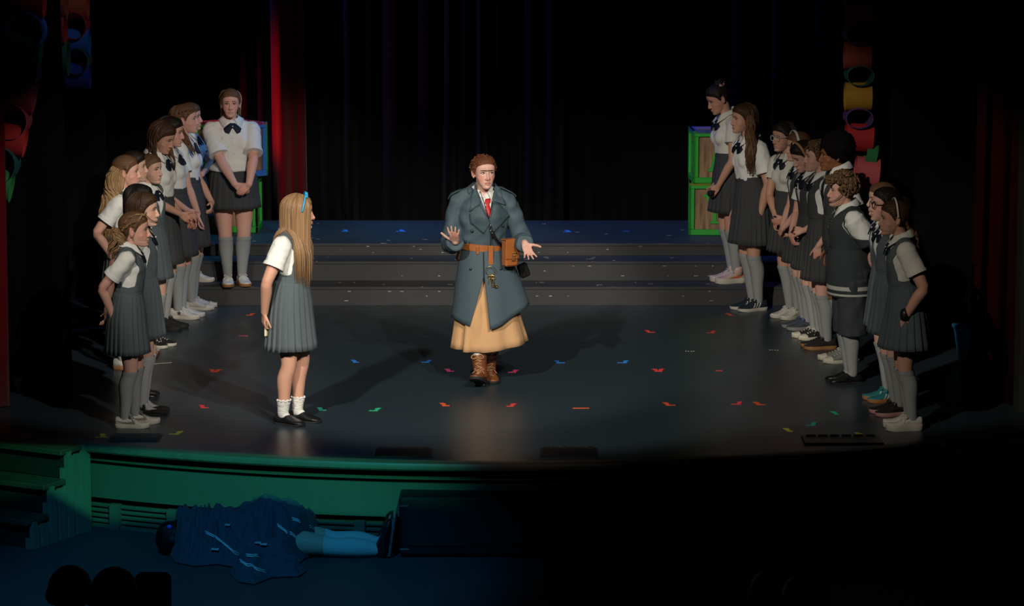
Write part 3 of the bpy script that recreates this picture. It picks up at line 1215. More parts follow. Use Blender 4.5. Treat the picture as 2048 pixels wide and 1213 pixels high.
def cap(P, col, line='back', th=.010, flow='back', wob=.0015, name='hair'):
    hp = P.hhp
    az = np.degrees(np.abs(np.arctan2(hp[:, 1], hp[:, 0] + .01)))
    L = np.array(LINES[line])
    f = hp[:, 2] - np.interp(az, L[:, 0], L[:, 1])
    f = np.minimum(f, hp[:, 2] + .125)
    t = np.clip(f / .04, 0, 1)
    off = (.002 + th * t * t * (3 - 2 * t)) * P.k
    if flow == 'back':
        hu = np.arctan2(hp[:, 1], hp[:, 2] + .06) * 26 + hp[:, 0] * 6
    elif flow == 'down':
        hu = np.arctan2(hp[:, 1], hp[:, 0] + .01) * 16 + np.sign(hp[:, 1]) * 9
    else:
        hu = waves(hp, 3.0, 5, .02, .05)
    off = off + np.sin(hu * 3.1) * wob * .7 * t
    hu = hu * 2.4
    v, fc, (n, oo, hh) = clip(P.hV, P.hF, f, [P.hN, off, hu])
    o = mk(name, (v + n * oo[:, None], fc, hh + 50), HAIRS[col], P.root, True)
    P.hair = o
    return o


def add_locks(P, paths, rad, col, name='hair_locks', n=6, flat=.55, parent=None):
    A = Acc()
    r = np.random.RandomState(len(paths))
    for q in paths:
        q = np.asarray(q)
        m = len(q)
        t = np.linspace(0, 1, m)
        rr = rad * r.uniform(.7, 1.25)
        pr = rr * np.minimum(1, .45 + t * 3) * np.clip((1 - t) * 2.2, .12, 1)
        out = q.mean(0) - P.O
        A.tube(q, [(a * flat, a) for a in pr], n, ref=None, hu=r.uniform(1, 400))
    return mk(name, A, HAIRS[col], parent or P.hair, True)


def loose(P, col, end, az=((-180, -70), (70, 180)), n=64, rad=.0115, wave=0.0, wl=.09, spread=.016, bv=None, seed=1, root=(10, 40), belly=1.0, stop=100, taper=.3, out=.0):
    """hair falling loose from the crown over the listed azimuths (0 = face, + = own left) down to height end"""
    r = np.random.RandomState(seed)
    bv = bv or P.sbvh
    tot = sum(b - a for a, b in az)
    paths = []
    er = np.array([.112, .094, .097])
    for i in range(n):
        u = r.uniform(0, tot)
        for a, b in az:
            if u < b - a:
                a_ = R(a + u)
                break
            u -= b - a
        pts = []
        p0 = r.uniform(*root)
        pol = np.linspace(p0, stop, 7)
        sw = r.uniform(-.08, .08)
        g = r.uniform(.98, 1.07)
        for j, q in enumerate(pol):
            q_ = R(q)
            aa = a_ + sw * j / 6
            pts.append(P.put([[-.012 + er[0] * g * math.sin(q_) * math.cos(aa), er[1] * g * math.sin(q_) * math.sin(aa), .028 + er[2] * g * math.cos(q_)]])[0])
        s = pts[-1]
        v = unit(pts[-1] - pts[-2])
        e = end + r.uniform(-.02, .07) * taper * 2
        m = max(3, int((s[2] - e) / .028))
        ph, amp = r.uniform(0, 6.28), wave * r.uniform(.6, 1.3)
        dd = r.uniform(.006, .006 + spread)
        cur = s.copy()
        rad_dir = unit(np.array([*(s - P.O)[:2], 0]))
        side = np.array([-rad_dir[1], rad_dir[0], 0])
        for j in range(1, m + 1):
            w_ = min(1, j / 3)
            v = unit(v * .55 + np.array([0, 0, -1.]) * .45 + rad_dir * out * .1)
            cur = cur + v * (s[2] - e) / m
            cur = push(bv, cur, dd)
            q = cur + (side * math.sin(j * .028 / wl * 6.28 + ph) + rad_dir * .6 * math.cos(j * .028 / wl * 6.28 + ph)) * amp * w_
            pts.append(push(bv, q, dd * .7))
        paths.append(spl(pts, len(pts) * 2 if wave else len(pts)))
    return add_locks(P, paths, rad, col)


def bundle(P, pts, rads, col, n=26, rad=.009, wave=0.0, wl=.08, seed=3, name='hair_locks', bv=None):
    r = np.random.RandomState(seed)
    m = 22
    C = spl(pts, m)
    Rr = spl(rads, m)
    T = np.gradient(C, axis=0)
    T /= np.linalg.norm(T, axis=1)[:, None]
    u = np.cross(T, np.array([0.31, 0.2, .93]))
    u /= np.linalg.norm(u, axis=1)[:, None]
    w_ = np.cross(T, u)
    s = np.concatenate([[0], np.cumsum(np.linalg.norm(np.diff(C, axis=0), axis=1))])
    paths = []
    for i in range(n):
        a, q = r.uniform(0, 6.28), math.sqrt(r.uniform(.05, 1))
        ph = r.uniform(0, 2.6) if wave else 0
        wl_ = wl * r.uniform(.8, 1.3)
        aa = a + r.uniform(-.4, .4) * np.linspace(0, 1, m)
        p = C + (u * np.cos(aa)[:, None] + w_ * np.sin(aa)[:, None]) * (Rr * q)[:, None]
        if wave:
            p = p + u * (np.sin(s / wl_ * 6.28 + ph) * wave)[:, None] + w_ * (np.cos(s / wl_ * 6.28 + ph + 1) * wave * .7)[:, None]
        if bv is not None:
            p = np.array([push(bv, x, .008 + .3 * abs(d) * 0) for x, d in zip(p, Rr)])
        k = m - r.randint(0, 4)
        paths.append(p[:k])
    return add_locks(P, paths, rad, col, name)


def braid(P, pts, rad, col, name='braid', parent=None):
    L = np.sum(np.linalg.norm(np.diff(spl(pts, 40), axis=0), axis=1))
    m = max(4, int(L / (rad * 1.0)))
    C = spl(pts, m)
    Rr = np.linspace(1, .55, m) * rad
    A = Acc()
    T = np.gradient(C, axis=0)
    for i in range(m):
        t = unit(T[i])
        u = unit(np.cross(t, (P.M[:, 0] if abs(t.dot(P.M[:, 0])) < .8 else P.M[:, 2])))
        s = 1 if i % 2 else -1
        c = C[i] + u * s * Rr[i] * .5
        d = unit(t * .8 - u * s * .75)
        A.tube([c - d * Rr[i] * 1.1, c, c + d * Rr[i] * 1.1], [Rr[i] * .35, Rr[i] * .72, Rr[i] * .35], 8, hu=20 + i * 3.7)
    return mk(name, A, HAIRS[col], parent or P.hair, True)


def tufts(P, col, n=140, ln=.045, rad=.009, zmin=.02, curl=1.0, seed=4, name='hair_curls', front=0.0, grow=1.0):
    r = np.random.RandomState(seed)
    paths = []
    for i in range(n):
        while True:
            d = unit(r.randn(3))
            if d[2] > -.25 and not (d[0] > .45 and d[2] < .42):
                break
        p = np.array([-.01, 0, .034]) + d * np.array([.104, .084, .09]) * grow
        if p[2] < zmin and p[0] > .03:
            continue
        t = unit(np.cross(d, r.randn(3)) + np.array([.3 * front, 0, -.2]))
        t2 = np.cross(d, t)
        q = []
        for j in range(8):
            s = j / 7
            a = s * 4.2 * curl
            q.append(p + (t * math.sin(a) * .45 + t2 * (1 - math.cos(a)) * .3) * ln + d * (.002 + .012 * math.sin(s * 3.1)) + t * s * ln * .4)
        paths.append(P.put(np.array(q)))
    return add_locks(P, paths, rad, col, name, 6, .8)


# ------------------------------------------------------------------ small things people wear
def glasses(P, material, r=.0245, thick=.0026, name='glasses'):
    A = Acc()
    q = np.arange(24) * 2 * math.pi / 24
    for s in (-1, 1):
        A.tube(P.put(np.c_[.094 - .10 * (np.abs(s * .033 + r * np.cos(q)) ** 2) * 6, s * .033 + r * np.cos(q), .000 + r * .9 * np.sin(q)]), thick * P.k, 6, closed=True)
        A.tube(P.put([(.083, s * .058, .006), (.05, s * .078, .008), (0, s * .084, .010), (-.022, s * .084, -.004)]), thick * P.k, 6)
    A.tube(P.put([(.094, -.010, .006), (.097, 0, .008), (.094, .010, .006)]), thick * P.k, 6)
    return mk(name, A, material, P.root, True)


def headset(P, s, name='headset_mic'):
    A = Acc()
    A.tube(P.put(spl([(-.025, s * .085, .004), (-.005, s * .086, .016), (.015, s * .084, -.005), (.05, s * .076, -.045), (.085, s * .052, -.072), (.1, s * .03, -.078)], 16)), .0022 * P.k, 6)
    A.ell(P.put([[.102, s * .027, -.078]])[0], [.0055] * 3)
    return mk(name, A, BLACKP, P.root, True)


def hairband(P, material, x0=.02, tilt=.0, rad=(.008, .0035), grow=1.0, name='hairband', lo=98):
    A = Acc()
    a = np.radians(np.linspace(-lo, lo, 31))
    A.tube(P.put(np.c_[x0 - tilt * (1 - np.cos(a)), .0935 * grow * np.sin(a), .032 + .096 * grow * np.cos(a)]), [rad] * 31, 8, ref=P.M[:, 0])
    return mk(name, A, material, P.root, True)


def bracelet(P, nm, material, back=.012, r=.0185, w=.006, name='bracelet'):
    A = Acc()
    wv, ev = P.wrist[nm], P.elbow[nm]
    u = unit(wv - ev)
    c = wv - u * back
    A.tube([c - u * w, c, c + u * w], [r * P.H / 1.6] * 3, 14)
    return mk(name, A, material, P.root, True)

# ================================================================== the stage and what stands on it
CX, CYC, LIPR = -0.05, 23.75, 6.0          # centre and radius of the curved stage front


def arc(r, a0, a1, n, z):
    a = np.linspace(R(a0), R(a1), n)
    return np.c_[CX + r * np.sin(a), CYC - r * np.cos(a), np.full(n, z)]


def arc_band(prof, a0, a1, n):
    """sweeps the (radius, height) profile along the stage front"""
    V, F = [], []
    m = len(prof)
    for a in np.linspace(R(a0), R(a1), n):
        for r, z in prof:
            V.append([CX + r * math.sin(a), CYC - r * math.cos(a), z])
    for i in range(n - 1):
        for j in range(m):
            F.append([i * m + j, i * m + (j + 1) % m, (i + 1) * m + (j + 1) % m, (i + 1) * m + j][::-1])
    F.append(list(range(m)))
    F.append([(n - 1) * m + j for j in range(m)][::-1])
    return np.array(V), F


def floor_mat():
    m = mat('black_stage_paint', (0.029, 0.046, 0.060), 0.3, spec=0.5)
    nt = m.node_tree
    N, L = nt.nodes, nt.links
    b = N['Principled BSDF']
    tc = N.new('ShaderNodeTexCoord')

    def noise(scale, sx, sy, rot, det=2):
        mp = N.new('ShaderNodeMapping')
        mp.inputs['Scale'].default_value = (sx, sy, 1)
        mp.inputs['Rotation'].default_value = (0, 0, rot)
        L.new(tc.outputs['Object'], mp.inputs['Vector'])
        n = N.new('ShaderNodeTexNoise')
        n.inputs['Scale'].default_value = scale
        n.inputs['Detail'].default_value = det
        L.new(mp.outputs['Vector'], n.inputs['Vector'])
        return n.outputs['Fac']

    def ramp(f, a, c):
        r = N.new('ShaderNodeMapRange')
        r.inputs[1].default_value, r.inputs[2].default_value = a, c
        L.new(f, r.inputs[0])
        return r.outputs[0]

    def math_(op, a, c):
        q = N.new('ShaderNodeMath')
        q.operation = op
        for i, v in enumerate((a, c)):
            if isinstance(v, (int, float)):
                q.inputs[i].default_value = v
            else:
                L.new(v, q.inputs[i])
        return q.outputs[0]
    s = None
    for sc, sx, sy, rot, th in ((9, .22, 9, .25, .70), (8, .2, 8, -1.1, .715), (7, .25, 8, 1.9, .71), (30, 1, 1.6, .4, .735)):
        q = ramp(noise(sc, sx, sy, rot, 3), th, th + .05)
        s = q if s is None else math_('MAXIMUM', s, q)
    patch = ramp(noise(.55, 1, 1, 0, 2), .42, .62)
    s = math_('MULTIPLY', math_('MULTIPLY', s, patch), .5)
    mx = N.new('ShaderNodeMix')
    mx.data_type = 'RGBA'
    mx.inputs[6].default_value = (0.029, 0.046, 0.060, 1)
    mx.inputs[7].default_value = (0.20, 0.21, 0.20, 1)
    L.new(s, mx.inputs[0])
    L.new(mx.outputs[2], b.inputs['Base Color'])
    r = N.new('ShaderNodeMapRange')
    r.inputs[3].default_value, r.inputs[4].default_value = .27, .42
    L.new(noise(1.1, 1, 1, 0, 4), r.inputs[0])
    L.new(r.outputs[0], b.inputs['Roughness'])
    return m


FLOOR = floor_mat()
STEPM = mat('black_platform_paint', (0.037, 0.0385, 0.041), 0.55, spec=0.4, var=0.2, vscale=3, stretch=(.7, 1, 1))
CHIP = mat('chipped_paint', (0.45, 0.40, 0.30), 0.8)
BLACKV = mat('black_velvet_drape', (0.0035, 0.0035, 0.004), 0.95, spec=0.05, sheen=0.05)
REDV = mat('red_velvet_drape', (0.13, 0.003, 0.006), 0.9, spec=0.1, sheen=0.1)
HOUSEV = mat('shaded_red_house_velvet', (0.03, 0.0012, 0.0016), 0.9, spec=0.1)  # darker copy of the house red, the dim right side put into the colour
WOODLIP = mat('worn_wood_edge', (0.16, 0.13, 0.09), 0.42, spec=0.4, var=0.3, vscale=8, stretch=(2, 2, 1))
CREAMP = mat('cream_paint', (0.11, 0.11, 0.075), 0.6, var=0.08, vscale=4)
RECESS_SHADE = mat('recess_shade', (0.01, 0.009, 0.008), 0.9)  # near-black colour holds the shade under the stage lip
PITM = mat('blue_black_pit_floor', (0.055, 0.06, 0.065), 0.6, spec=0.3, var=0.2, vscale=2)

# stage floor: the curved slab
A = Acc()
front = arc(LIPR - .01, -75, 75, 61, 0)
poly = [(p[0], p[1]) for p in front] + [(6.5, front[-1][1]), (6.5, 27.6), (-6.5, 27.6), (-6.5, front[0][1])]
A.prism(poly, -.05, 0)
o = struct(mk('floor', A, FLOOR))
# the rounded wooden edge, the recess under it, moulding, panel and vent course
a0, a1 = -47, 47
lip = [(LIPR - .06, .002), (LIPR + .0, .002), (LIPR + .025, -.004), (LIPR + .033, -.018), (LIPR + .033, -.040), (LIPR + .022, -.052), (LIPR - .06, -.052)]
o = struct(mk('trim_1', arc_band(lip, a0, a1, 90), WOODLIP, None, True, 30))
fas = empty('stage_fascia', (CX, CYC - LIPR, PIT))
struct(fas)


def fchild(name, VF, m, smooth_=True, sharp=30, parent=fas):
    V = VF[0] - (np.array([CX, CYC - LIPR, PIT]))
    return mk(name, (V, VF[1]), m, parent, smooth_, sharp)


fchild('backing', arc_band([(LIPR - .22, -.052), (LIPR - .17, -.052), (LIPR - .17, PIT), (LIPR - .22, PIT)], a0, a1, 90), RECESS_SHADE)
fchild('moulding', arc_band([(LIPR - .2, -.098), (LIPR - .075, -.098), (LIPR - .06, -.106), (LIPR - .06, -.122), (LIPR - .075, -.130), (LIPR - .2, -.130)], a0, a1, 90), CREAMP)
fchild('panel', arc_band([(LIPR - .2, -.150), (LIPR - .085, -.150), (LIPR - .085, -.368), (LIPR - .2, -.368)], -31, 31, 70), CREAMP)
fchild('bottom_rail', arc_band([(LIPR - .2, PIT), (LIPR - .12, PIT), (LIPR - .12, PIT + .02), (LIPR - .2, PIT + .02)], a0, a1, 90), CREAMP)
pit_posts = np.arange(-29, 30, 4.05)
for a in pit_posts:
    fchild('vent_post', arc_band([(LIPR - .19, PIT), (LIPR - .095, PIT), (LIPR - .095, PIT + .165), (LIPR - .19, PIT + .165)], a - .32, a + .32, 3), CREAMP)
for a in pit_posts[:-1]:
    for k in range(4):
        z = PIT + .036 + k * .034
        fchild('vent_slat', arc_band([(LIPR - .165, z + .012), (LIPR - .125, z - .004), (LIPR - .122, z + .006), (LIPR - .16, z + .020)], a + .34, a + 4.05 - .34, 6), CREAMP)

# house floor in front of the stage
A = Acc()
A.box((0, 14.5, PIT - .05), (16, 14, .1))
struct(mk('ground', A, PITM))

# three black platforms as steps
ST = [(24.089, 0.157, 26.36), (24.432, 0.3215, 26.36), (24.786, 0.426, 26.36)]
lo = 0.0
names = ['lowest long black step of the upstage platform', 'middle long black step of the upstage platform', 'top black platform deck lit blue below the drapes']
for (y, zt, yb), lab in zip(ST, names):
    t = tag(empty('step_platform', (0, y, lo)), lab, 'platform', None)
    A = Acc()
    nxt = yb - y
    A.box((0, nxt / 2, (zt - lo) - .0125), (6.6, nxt, .025), bev=.004)
    mk('deck', A, STEPM, t)
    A = Acc()
    A.box((0, .012, (zt - lo - .025) / 2), (6.58, .016, zt - lo - .027))
    mk('riser_board', A, STEPM, t)
    for s in (-1, 1):
        A = Acc()
        A.box((s * 3.27, nxt / 2, (zt - lo - .025) / 2), (.03, nxt - .05, zt - lo - .027))
        mk('end_board', A, STEPM, t)
    A = Acc()
    r = np.random.RandomState(int(y * 10))
    for i in range(26):
        x = r.uniform(-2.2, 2.2)
        A.box((x, .004, (zt - lo) * r.choice([.25, .5, .75, .97, .98])), (r.uniform(.006, .035), .004, r.uniform(.003, .007)))
    for i in range(22):
        x = r.uniform(-2.4, 2.4)
        A.box((x, r.uniform(.02, .3 if lo < .3 else 1.4), zt - lo + .0004), (r.uniform(.006, .05), r.uniform(.004, .012), .001), rotz(r.uniform(-.5, .5)))
    o = mk('paint_chips', A, CHIP, t)
    o['kind'] = 'stuff'
    lo = zt


# ------------------------------------------------------------------ drapes
def drape(name, x0, x1, Y, z0, z1, material, label, seed, depth=.09, pitch=.17, yaw=0.0, taper=0.0, group=None):
    r = np.random.RandomState(seed)
    W = x1 - x0
    nf = max(2, int(W / pitch))
    xs = [0.0]
    while xs[-1] < W:
        xs.append(xs[-1] + pitch * r.uniform(.6, 1.5))
    xs = np.array(xs) * W / xs[-1]
    P_ = []
    for i in range(len(xs) - 1):
        d = depth * r.uniform(.5, 1.25)
        for t in np.linspace(0, 1, 12, endpoint=False):
            P_.append((xs[i] + (xs[i + 1] - xs[i]) * t, -d * math.sin(math.pi * t) ** 1.3))
    P_.append((W, 0))
    P_ = np.array(P_)
    K = 9
    A = Acc()
    rings = []
    ph = r.uniform(0, 6, 3)
    for k in range(K):
        t = k / (K - 1)
        z = z0 + (z1 - z0) * t
        x = P_[:, 0] + .03 * np.sin(P_[:, 0] * 3 + t * 2.5 + ph[0]) * (1 - t)
        x = W / 2 + (x - W / 2) * (1 - taper * (1 - t))
        y = P_[:, 1] * (1 + .25 * (1 - t))
        c, s = math.cos(yaw), math.sin(yaw)
        rings.append(np.c_[x * c - y * s, x * s + y * c, np.full(len(x), z - z0)])
    A.loft(rings, False, False)
    o = mk(name, A, material, None, True)
    o.location = (x0, Y, z0)
    tag(o, label, 'curtain', group)
    md = o.modifiers.new('thick', 'SOLIDIFY')
    md.thickness = .006
    return o


X_ = lambda x, Y: (x - 1024) / FPX * (Y * math.cos(PITCH) + 3.0 * math.sin(PITCH))
drape('black_backdrop', X_(590, 26.7), X_(1130, 26.7), 26.75, .0, 6.5, BLACKV, 'wide black backdrop drape right of the red curtain', 3, .11, .2)
drape('black_backdrop', X_(1132, 26.9), X_(1760, 26.9), 27.0, .0, 6.5, BLACKV, 'black backdrop drape behind the two blocks lettered A and Y', 4, .09, .2)
drape('black_backdrop', X_(120, 26.7), X_(545, 26.7), 26.7, .0, 6.5, BLACKV, 'black backdrop drape behind the pupils on the left of the stage', 5, .10, .19)
drape('red_curtain', X_(538, 26.5), X_(607, 26.5), 26.62, .0, 6.5, REDV, 'narrow red velvet curtain glowing between black backdrops', 6, .16, .14)
# masking legs and house curtain at the sides
b = px(138, 780)
drape('black_leg', b[0] - 2.2, b[0], b[1], 0.01, 7, BLACKV, 'black masking drape hanging to the floor beside the left line of pupils', 7, .06, .3)
b = px(150, 690)
drape('black_leg', -6, X_(205, 24.2), 24.4, 0.01, 7, BLACKV, 'black masking drape further upstage behind the long haired girls', 8, .07, .25)
b = px(1855, 775)
drape('black_leg', b[0], b[0] + 2.0, 22.6, 0.01, 7, BLACKV, 'black masking drape behind the right line of pupils', 9, .06, .3)
drape('black_leg', 3.36, X_(2300, 24.6), 24.8, 0.01, 7, BLACKV, 'black masking drape upstage behind the hanging paper chain', 10, .07, .25)
b = px(21, 815)
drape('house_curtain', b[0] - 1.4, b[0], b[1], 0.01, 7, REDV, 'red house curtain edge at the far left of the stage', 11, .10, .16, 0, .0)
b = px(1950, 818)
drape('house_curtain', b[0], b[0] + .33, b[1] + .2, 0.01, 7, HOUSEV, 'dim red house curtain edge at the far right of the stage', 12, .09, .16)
A = Acc()
b = px(2030, 818)
A.box((b[0] + .5, b[1], 3.2), (1.0, .25, 7.6))
struct(mk('wall_right', A, mat('dark_proscenium', (0.02, 0.022, 0.016), 0.8)))
A = Acc()
A.box((0, 27.55, 3.2), (13, .1, 6.6))
struct(mk('wall_back', A, mat('black_wall', (0.006, 0.006, 0.006), 0.9)))

# ------------------------------------------------------------------ toy blocks
GREENP = mat('bright_green_paint', (0.02, 0.42, 0.035), 0.55, var=0.1, vscale=6)
BLUEP = mat('bright_blue_paint', (0.03, 0.16, 0.62), 0.55)
REDP = mat('bright_red_paint', (0.55, 0.012, 0.02), 0.55)
YELP = mat('yellow_paint', (0.6, 0.45, 0.03), 0.55)


def wood_mat():
    m = mat('streaked_wood_panel', (0.30, 0.17, 0.085), 0.6)
    nt = m.node_tree
    b = nt.nodes['Principled BSDF']
    tc = nt.nodes.new('ShaderNodeTexCoord')
    mp = nt.nodes.new('ShaderNodeMapping')
    mp.inputs['Scale'].default_value = (16, 16, 1.6)
    n = nt.nodes.new('ShaderNodeTexNoise')
    n.inputs['Scale'].default_value = 2.0
    n.inputs['Detail'].default_value = 5
    r = nt.nodes.new('ShaderNodeValToRGB')
    r.color_ramp.elements[0].position, r.color_ramp.elements[1].position = .35, .68
    r.color_ramp.elements[0].color = (0.16, 0.085, 0.045, 1)
    r.color_ramp.elements[1].color = (0.42, 0.26, 0.14, 1)
    nt.links.new(tc.outputs['Object'], mp.inputs['Vector'])
    nt.links.new(mp.outputs['Vector'], n.inputs['Vector'])
    nt.links.new(n.outputs['Fac'], r.inputs['Fac'])
    nt.links.new(r.outputs['Color'], b.inputs['Base Color'])
    return m


WOOD = wood_mat()
GLYPH = {
    'A': [[(-.36, -.5), (-.36, -.42), (-.29, -.40), (-.07, .5), (.07, .5), (.29, -.40), (.36, -.42), (.36, -.5), (.10, -.5), (.10, -.42), (.16, -.40), (.12, -.2), (-.12, -.2), (-.16, -.40), (-.10, -.42), (-.10, -.5)]],
    'Y': [[(-.15, -.5), (-.15, -.43), (-.06, -.41), (-.06, -.06), (-.31, .41), (-.38, .43), (-.38, .5), (-.12, .5), (-.12, .43), (-.18, .41), (0, .06), (.18, .41), (.12, .43), (.12, .5), (.38, .5), (.38, .43), (.31, .41), (.06, -.06), (.06, -.41), (.15, -.43), (.15, -.5)]],
    'I': [[(-.2, -.5), (-.2, -.42), (-.07, -.40), (-.07, .40), (-.2, .42), (-.2, .5), (.2, .5), (.2, .42), (.07, .40), (.07, -.40), (.2, -.42), (.2, -.5)]],
}


def glyph(t, s, org, ux, uy, th, material, parent):
    A = Acc()
    for poly in GLYPH[t]:
        A.prism([(u * s, v * s) for u, v in poly], 0, th)
    V = A.V()
    nd = np.cross(ux, uy)
    V = np.array(org) + np.outer(V[:, 0], ux) + np.outer(V[:, 1], uy) + np.outer(V[:, 2], nd)
    bm_f = A.f
    return mk('letter', (V, bm_f), material, parent)


def block(loc, rot, s, label, faces, letters, group):
    """faces: paint per side in the order front, right, back, left, top"""
    t = tag(empty('toy_block', loc, rot), label, 'block', group)
    A = Acc()
    h = s / 2
    A.box((0, 0, h), (s - .05, s - .05, s - .05))
    mk('wood_panel', A, WOOD, t)
    fw = s * .11
    dirs = [((1, 0, 0), (0, 0, 1)), ((0, 1, 0), (0, 0, 1)), ((-1, 0, 0), (0, 0, 1)), ((0, -1, 0), (0, 0, 1)), ((1, 0, 0), (0, 1, 0))]
    for m, (ux, uy), l in zip(faces, dirs, letters):
        ux, uy = np.array(ux, float), np.array(uy, float)
        nd = np.cross(ux, uy)
        A = Acc()
        for u, v, su, sv in ((0, h - fw / 2, s, fw), (0, -h + fw / 2, s, fw), (-h + fw / 2, 0, fw, s - 2 * fw), (h - fw / 2, 0, fw, s - 2 * fw)):
            c = np.array([0, 0, h]) + ux * u + uy * v + nd * (h - .013)
            sz = np.abs(ux) * su + np.abs(uy) * sv + np.abs(nd) * .026
            A.box(c, sz, bev=.004)
        mk('painted_frame', A, m, t)
        if l:
            glyph(l, s * .56, np.array([0, 0, h]) + nd * (h - .026), ux, uy, .014, m, t)
    return t


TOPZ = 0.4265
bs = .452
q = px(1432, 471, TOPZ)
block((q[0], q[1] + bs / 2, TOPZ), R(-3), bs, 'lower green framed toy block lettered Y on the right of the platform', [GREENP] * 4 + [YELP], ['Y', 'I', None, 'A', None], 'green framed alphabet blocks')
block((q[0] + .012, q[1] + bs / 2, TOPZ + bs + .001), R(2), bs, 'upper green framed toy block lettered A on the right of the platform', [GREENP] * 4 + [mat('purple_blue_paint', (0.12, 0.10, 0.45), .6)], ['A', 'Y', None, 'I', None], 'green framed alphabet blocks')
q = px(462, 466, TOPZ)
bs = .474
block((q[0] + .0, q[1] + bs / 2, TOPZ), R(0), bs, 'lower green framed toy block behind the girl on the left step', [GREENP] * 4 + [REDP], [None, 'I', None, 'A', None], None)
block((q[0] - .02, q[1] + bs / 2 + .03, TOPZ + bs + .001), R(-50), bs, 'upper toy block turned cornerwise with green and blue sides and red top', [GREENP, BLUEP, GREENP, GREENP, REDP], ['A', 'I', None, 'Y', None], None)

# ------------------------------------------------------------------ paper chains
PAPER = {'red': (0.42, 0.015, 0.02), 'green': (0.02, 0.20, 0.05), 'plum': (0.26, 0.03, 0.06), 'orange': (0.5, 0.09, 0.03), 'blue': (0.02, 0.13, 0.5), 'navy': (0.02, 0.04, 0.32), 'teal': (0.01, 0.10, 0.13),
         'gold': (0.36, 0.19, 0.012), 'pink': (0.6, 0.10, 0.12), 'dkgreen': (0.01, 0.10, 0.06), 'brown': (0.3, 0.05, 0.02), 'violet': (0.10, 0.04, 0.2), 'rose': (0.4, 0.05, 0.08)}


def ring_band(rx, rz, w, th=.004, n=36, axis='x', tilt=0.0):
    A = Acc()
    V, F = [], []
    for i in range(n):
        a = 2 * math.pi * i / n
        for r_, s in ((1, -1), (1, 1), (1 - th / rz, 1), (1 - th / rz, -1)):
            p = (s * w / 2, r_ * rx * math.cos(a), r_ * rz * math.sin(a))
            if axis == 'y':
                p = (p[1], p[0], p[2])
            V.append(p)
    for i in range(n):
        j = (i + 1) % n
        for k in range(4):
            F.append([i * 4 + k, i * 4 + (k + 1) % 4, j * 4 + (k + 1) % 4, j * 4 + k])
    V = np.array(V) @ roty(tilt).T
    return V, F


def chain(links, label, Y):
    """links: (pixel x, pixel y of the centre, half width px, half height px, colour, 'x' face-on roll or 'y' open ring, tilt)"""
    p0 = pxy(links[0][0], links[0][1], Y)
    t = tag(empty('paper_chain', p0), label, 'decoration', 'paper chains at the stage sides')
    for (x, y, hw, hh, c, ax, tl) in links:
        k = Y / math.cos(PITCH) / FPX * 1.0
        p = pxy(x, y, Y) - p0
        if ax == 'x':
            VF = ring_band(hh * k * .9, hh * k, 2 * hw * k, axis='x', tilt=tl)
        else:
            VF = ring_band(hw * k, hh * k, .24, axis='y', tilt=tl)
        mk('link', (VF[0] + p, VF[1]), mat('paper_' + c, PAPER[c], .8), t, True, 40)
    return t


chain([(55, 2, 34, 32, 'red', 'x', .08), (52, 62, 37, 40, 'blue', 'y', .1), (46, 98, 36, 32, 'green', 'x', .12), (40, 146, 38, 38, 'violet', 'y', .15), (34, 189, 36, 33, 'plum', 'x', .2), (22, 240, 37, 36, 'rose', 'y', .2),
       (15, 278, 36, 31, 'red', 'x', .2), (4, 328, 32, 36, 'teal', 'y', .2), (-10, 368, 34, 32, 'green', 'x', .2)], 'long paper chain with green and red links hanging at the top left corner', 19.9)
chain([(154, 12, 22, 26, 'orange', 'x', .0), (152, 50, 24, 27, 'red', 'y', 0), (156, 85, 23, 27, 'blue', 'x', .03), (156, 121, 24, 26, 'dkgreen', 'y', 0), (157, 152, 23, 26, 'navy', 'x', .0)], 'short paper chain ending in two blue links at the upper left', 21.2)
chain([(115, 10, 18, 30, 'brown', 'x', .0), (113, 62, 18, 34, 'red', 'x', .02), (118, 118, 19, 34, 'dkgreen', 'x', 0)], 'dark paper chain hanging between the two other left chains', 20.6)
chain([(1716, 22, 26, 33, 'plum', 'x', 0), (1716, 68, 27, 20, 'violet', 'y', 0), (1715, 111, 26, 27, 'brown', 'x', 0), (1718, 150, 27, 20, 'dkgreen', 'y', 0), (1716, 193, 26, 28, 'gold', 'x', 0), (1716, 235, 27, 20, 'violet', 'y', 0), (1718, 275, 27, 28, 'red', 'x', 0.05),
       (1741, 312, 11, 24, 'green', 'x', .2), (1733, 348, 23, 34, 'pink', 'x', .1)], 'paper chain with gold and red links hanging above the right line of pupils', 22.9)

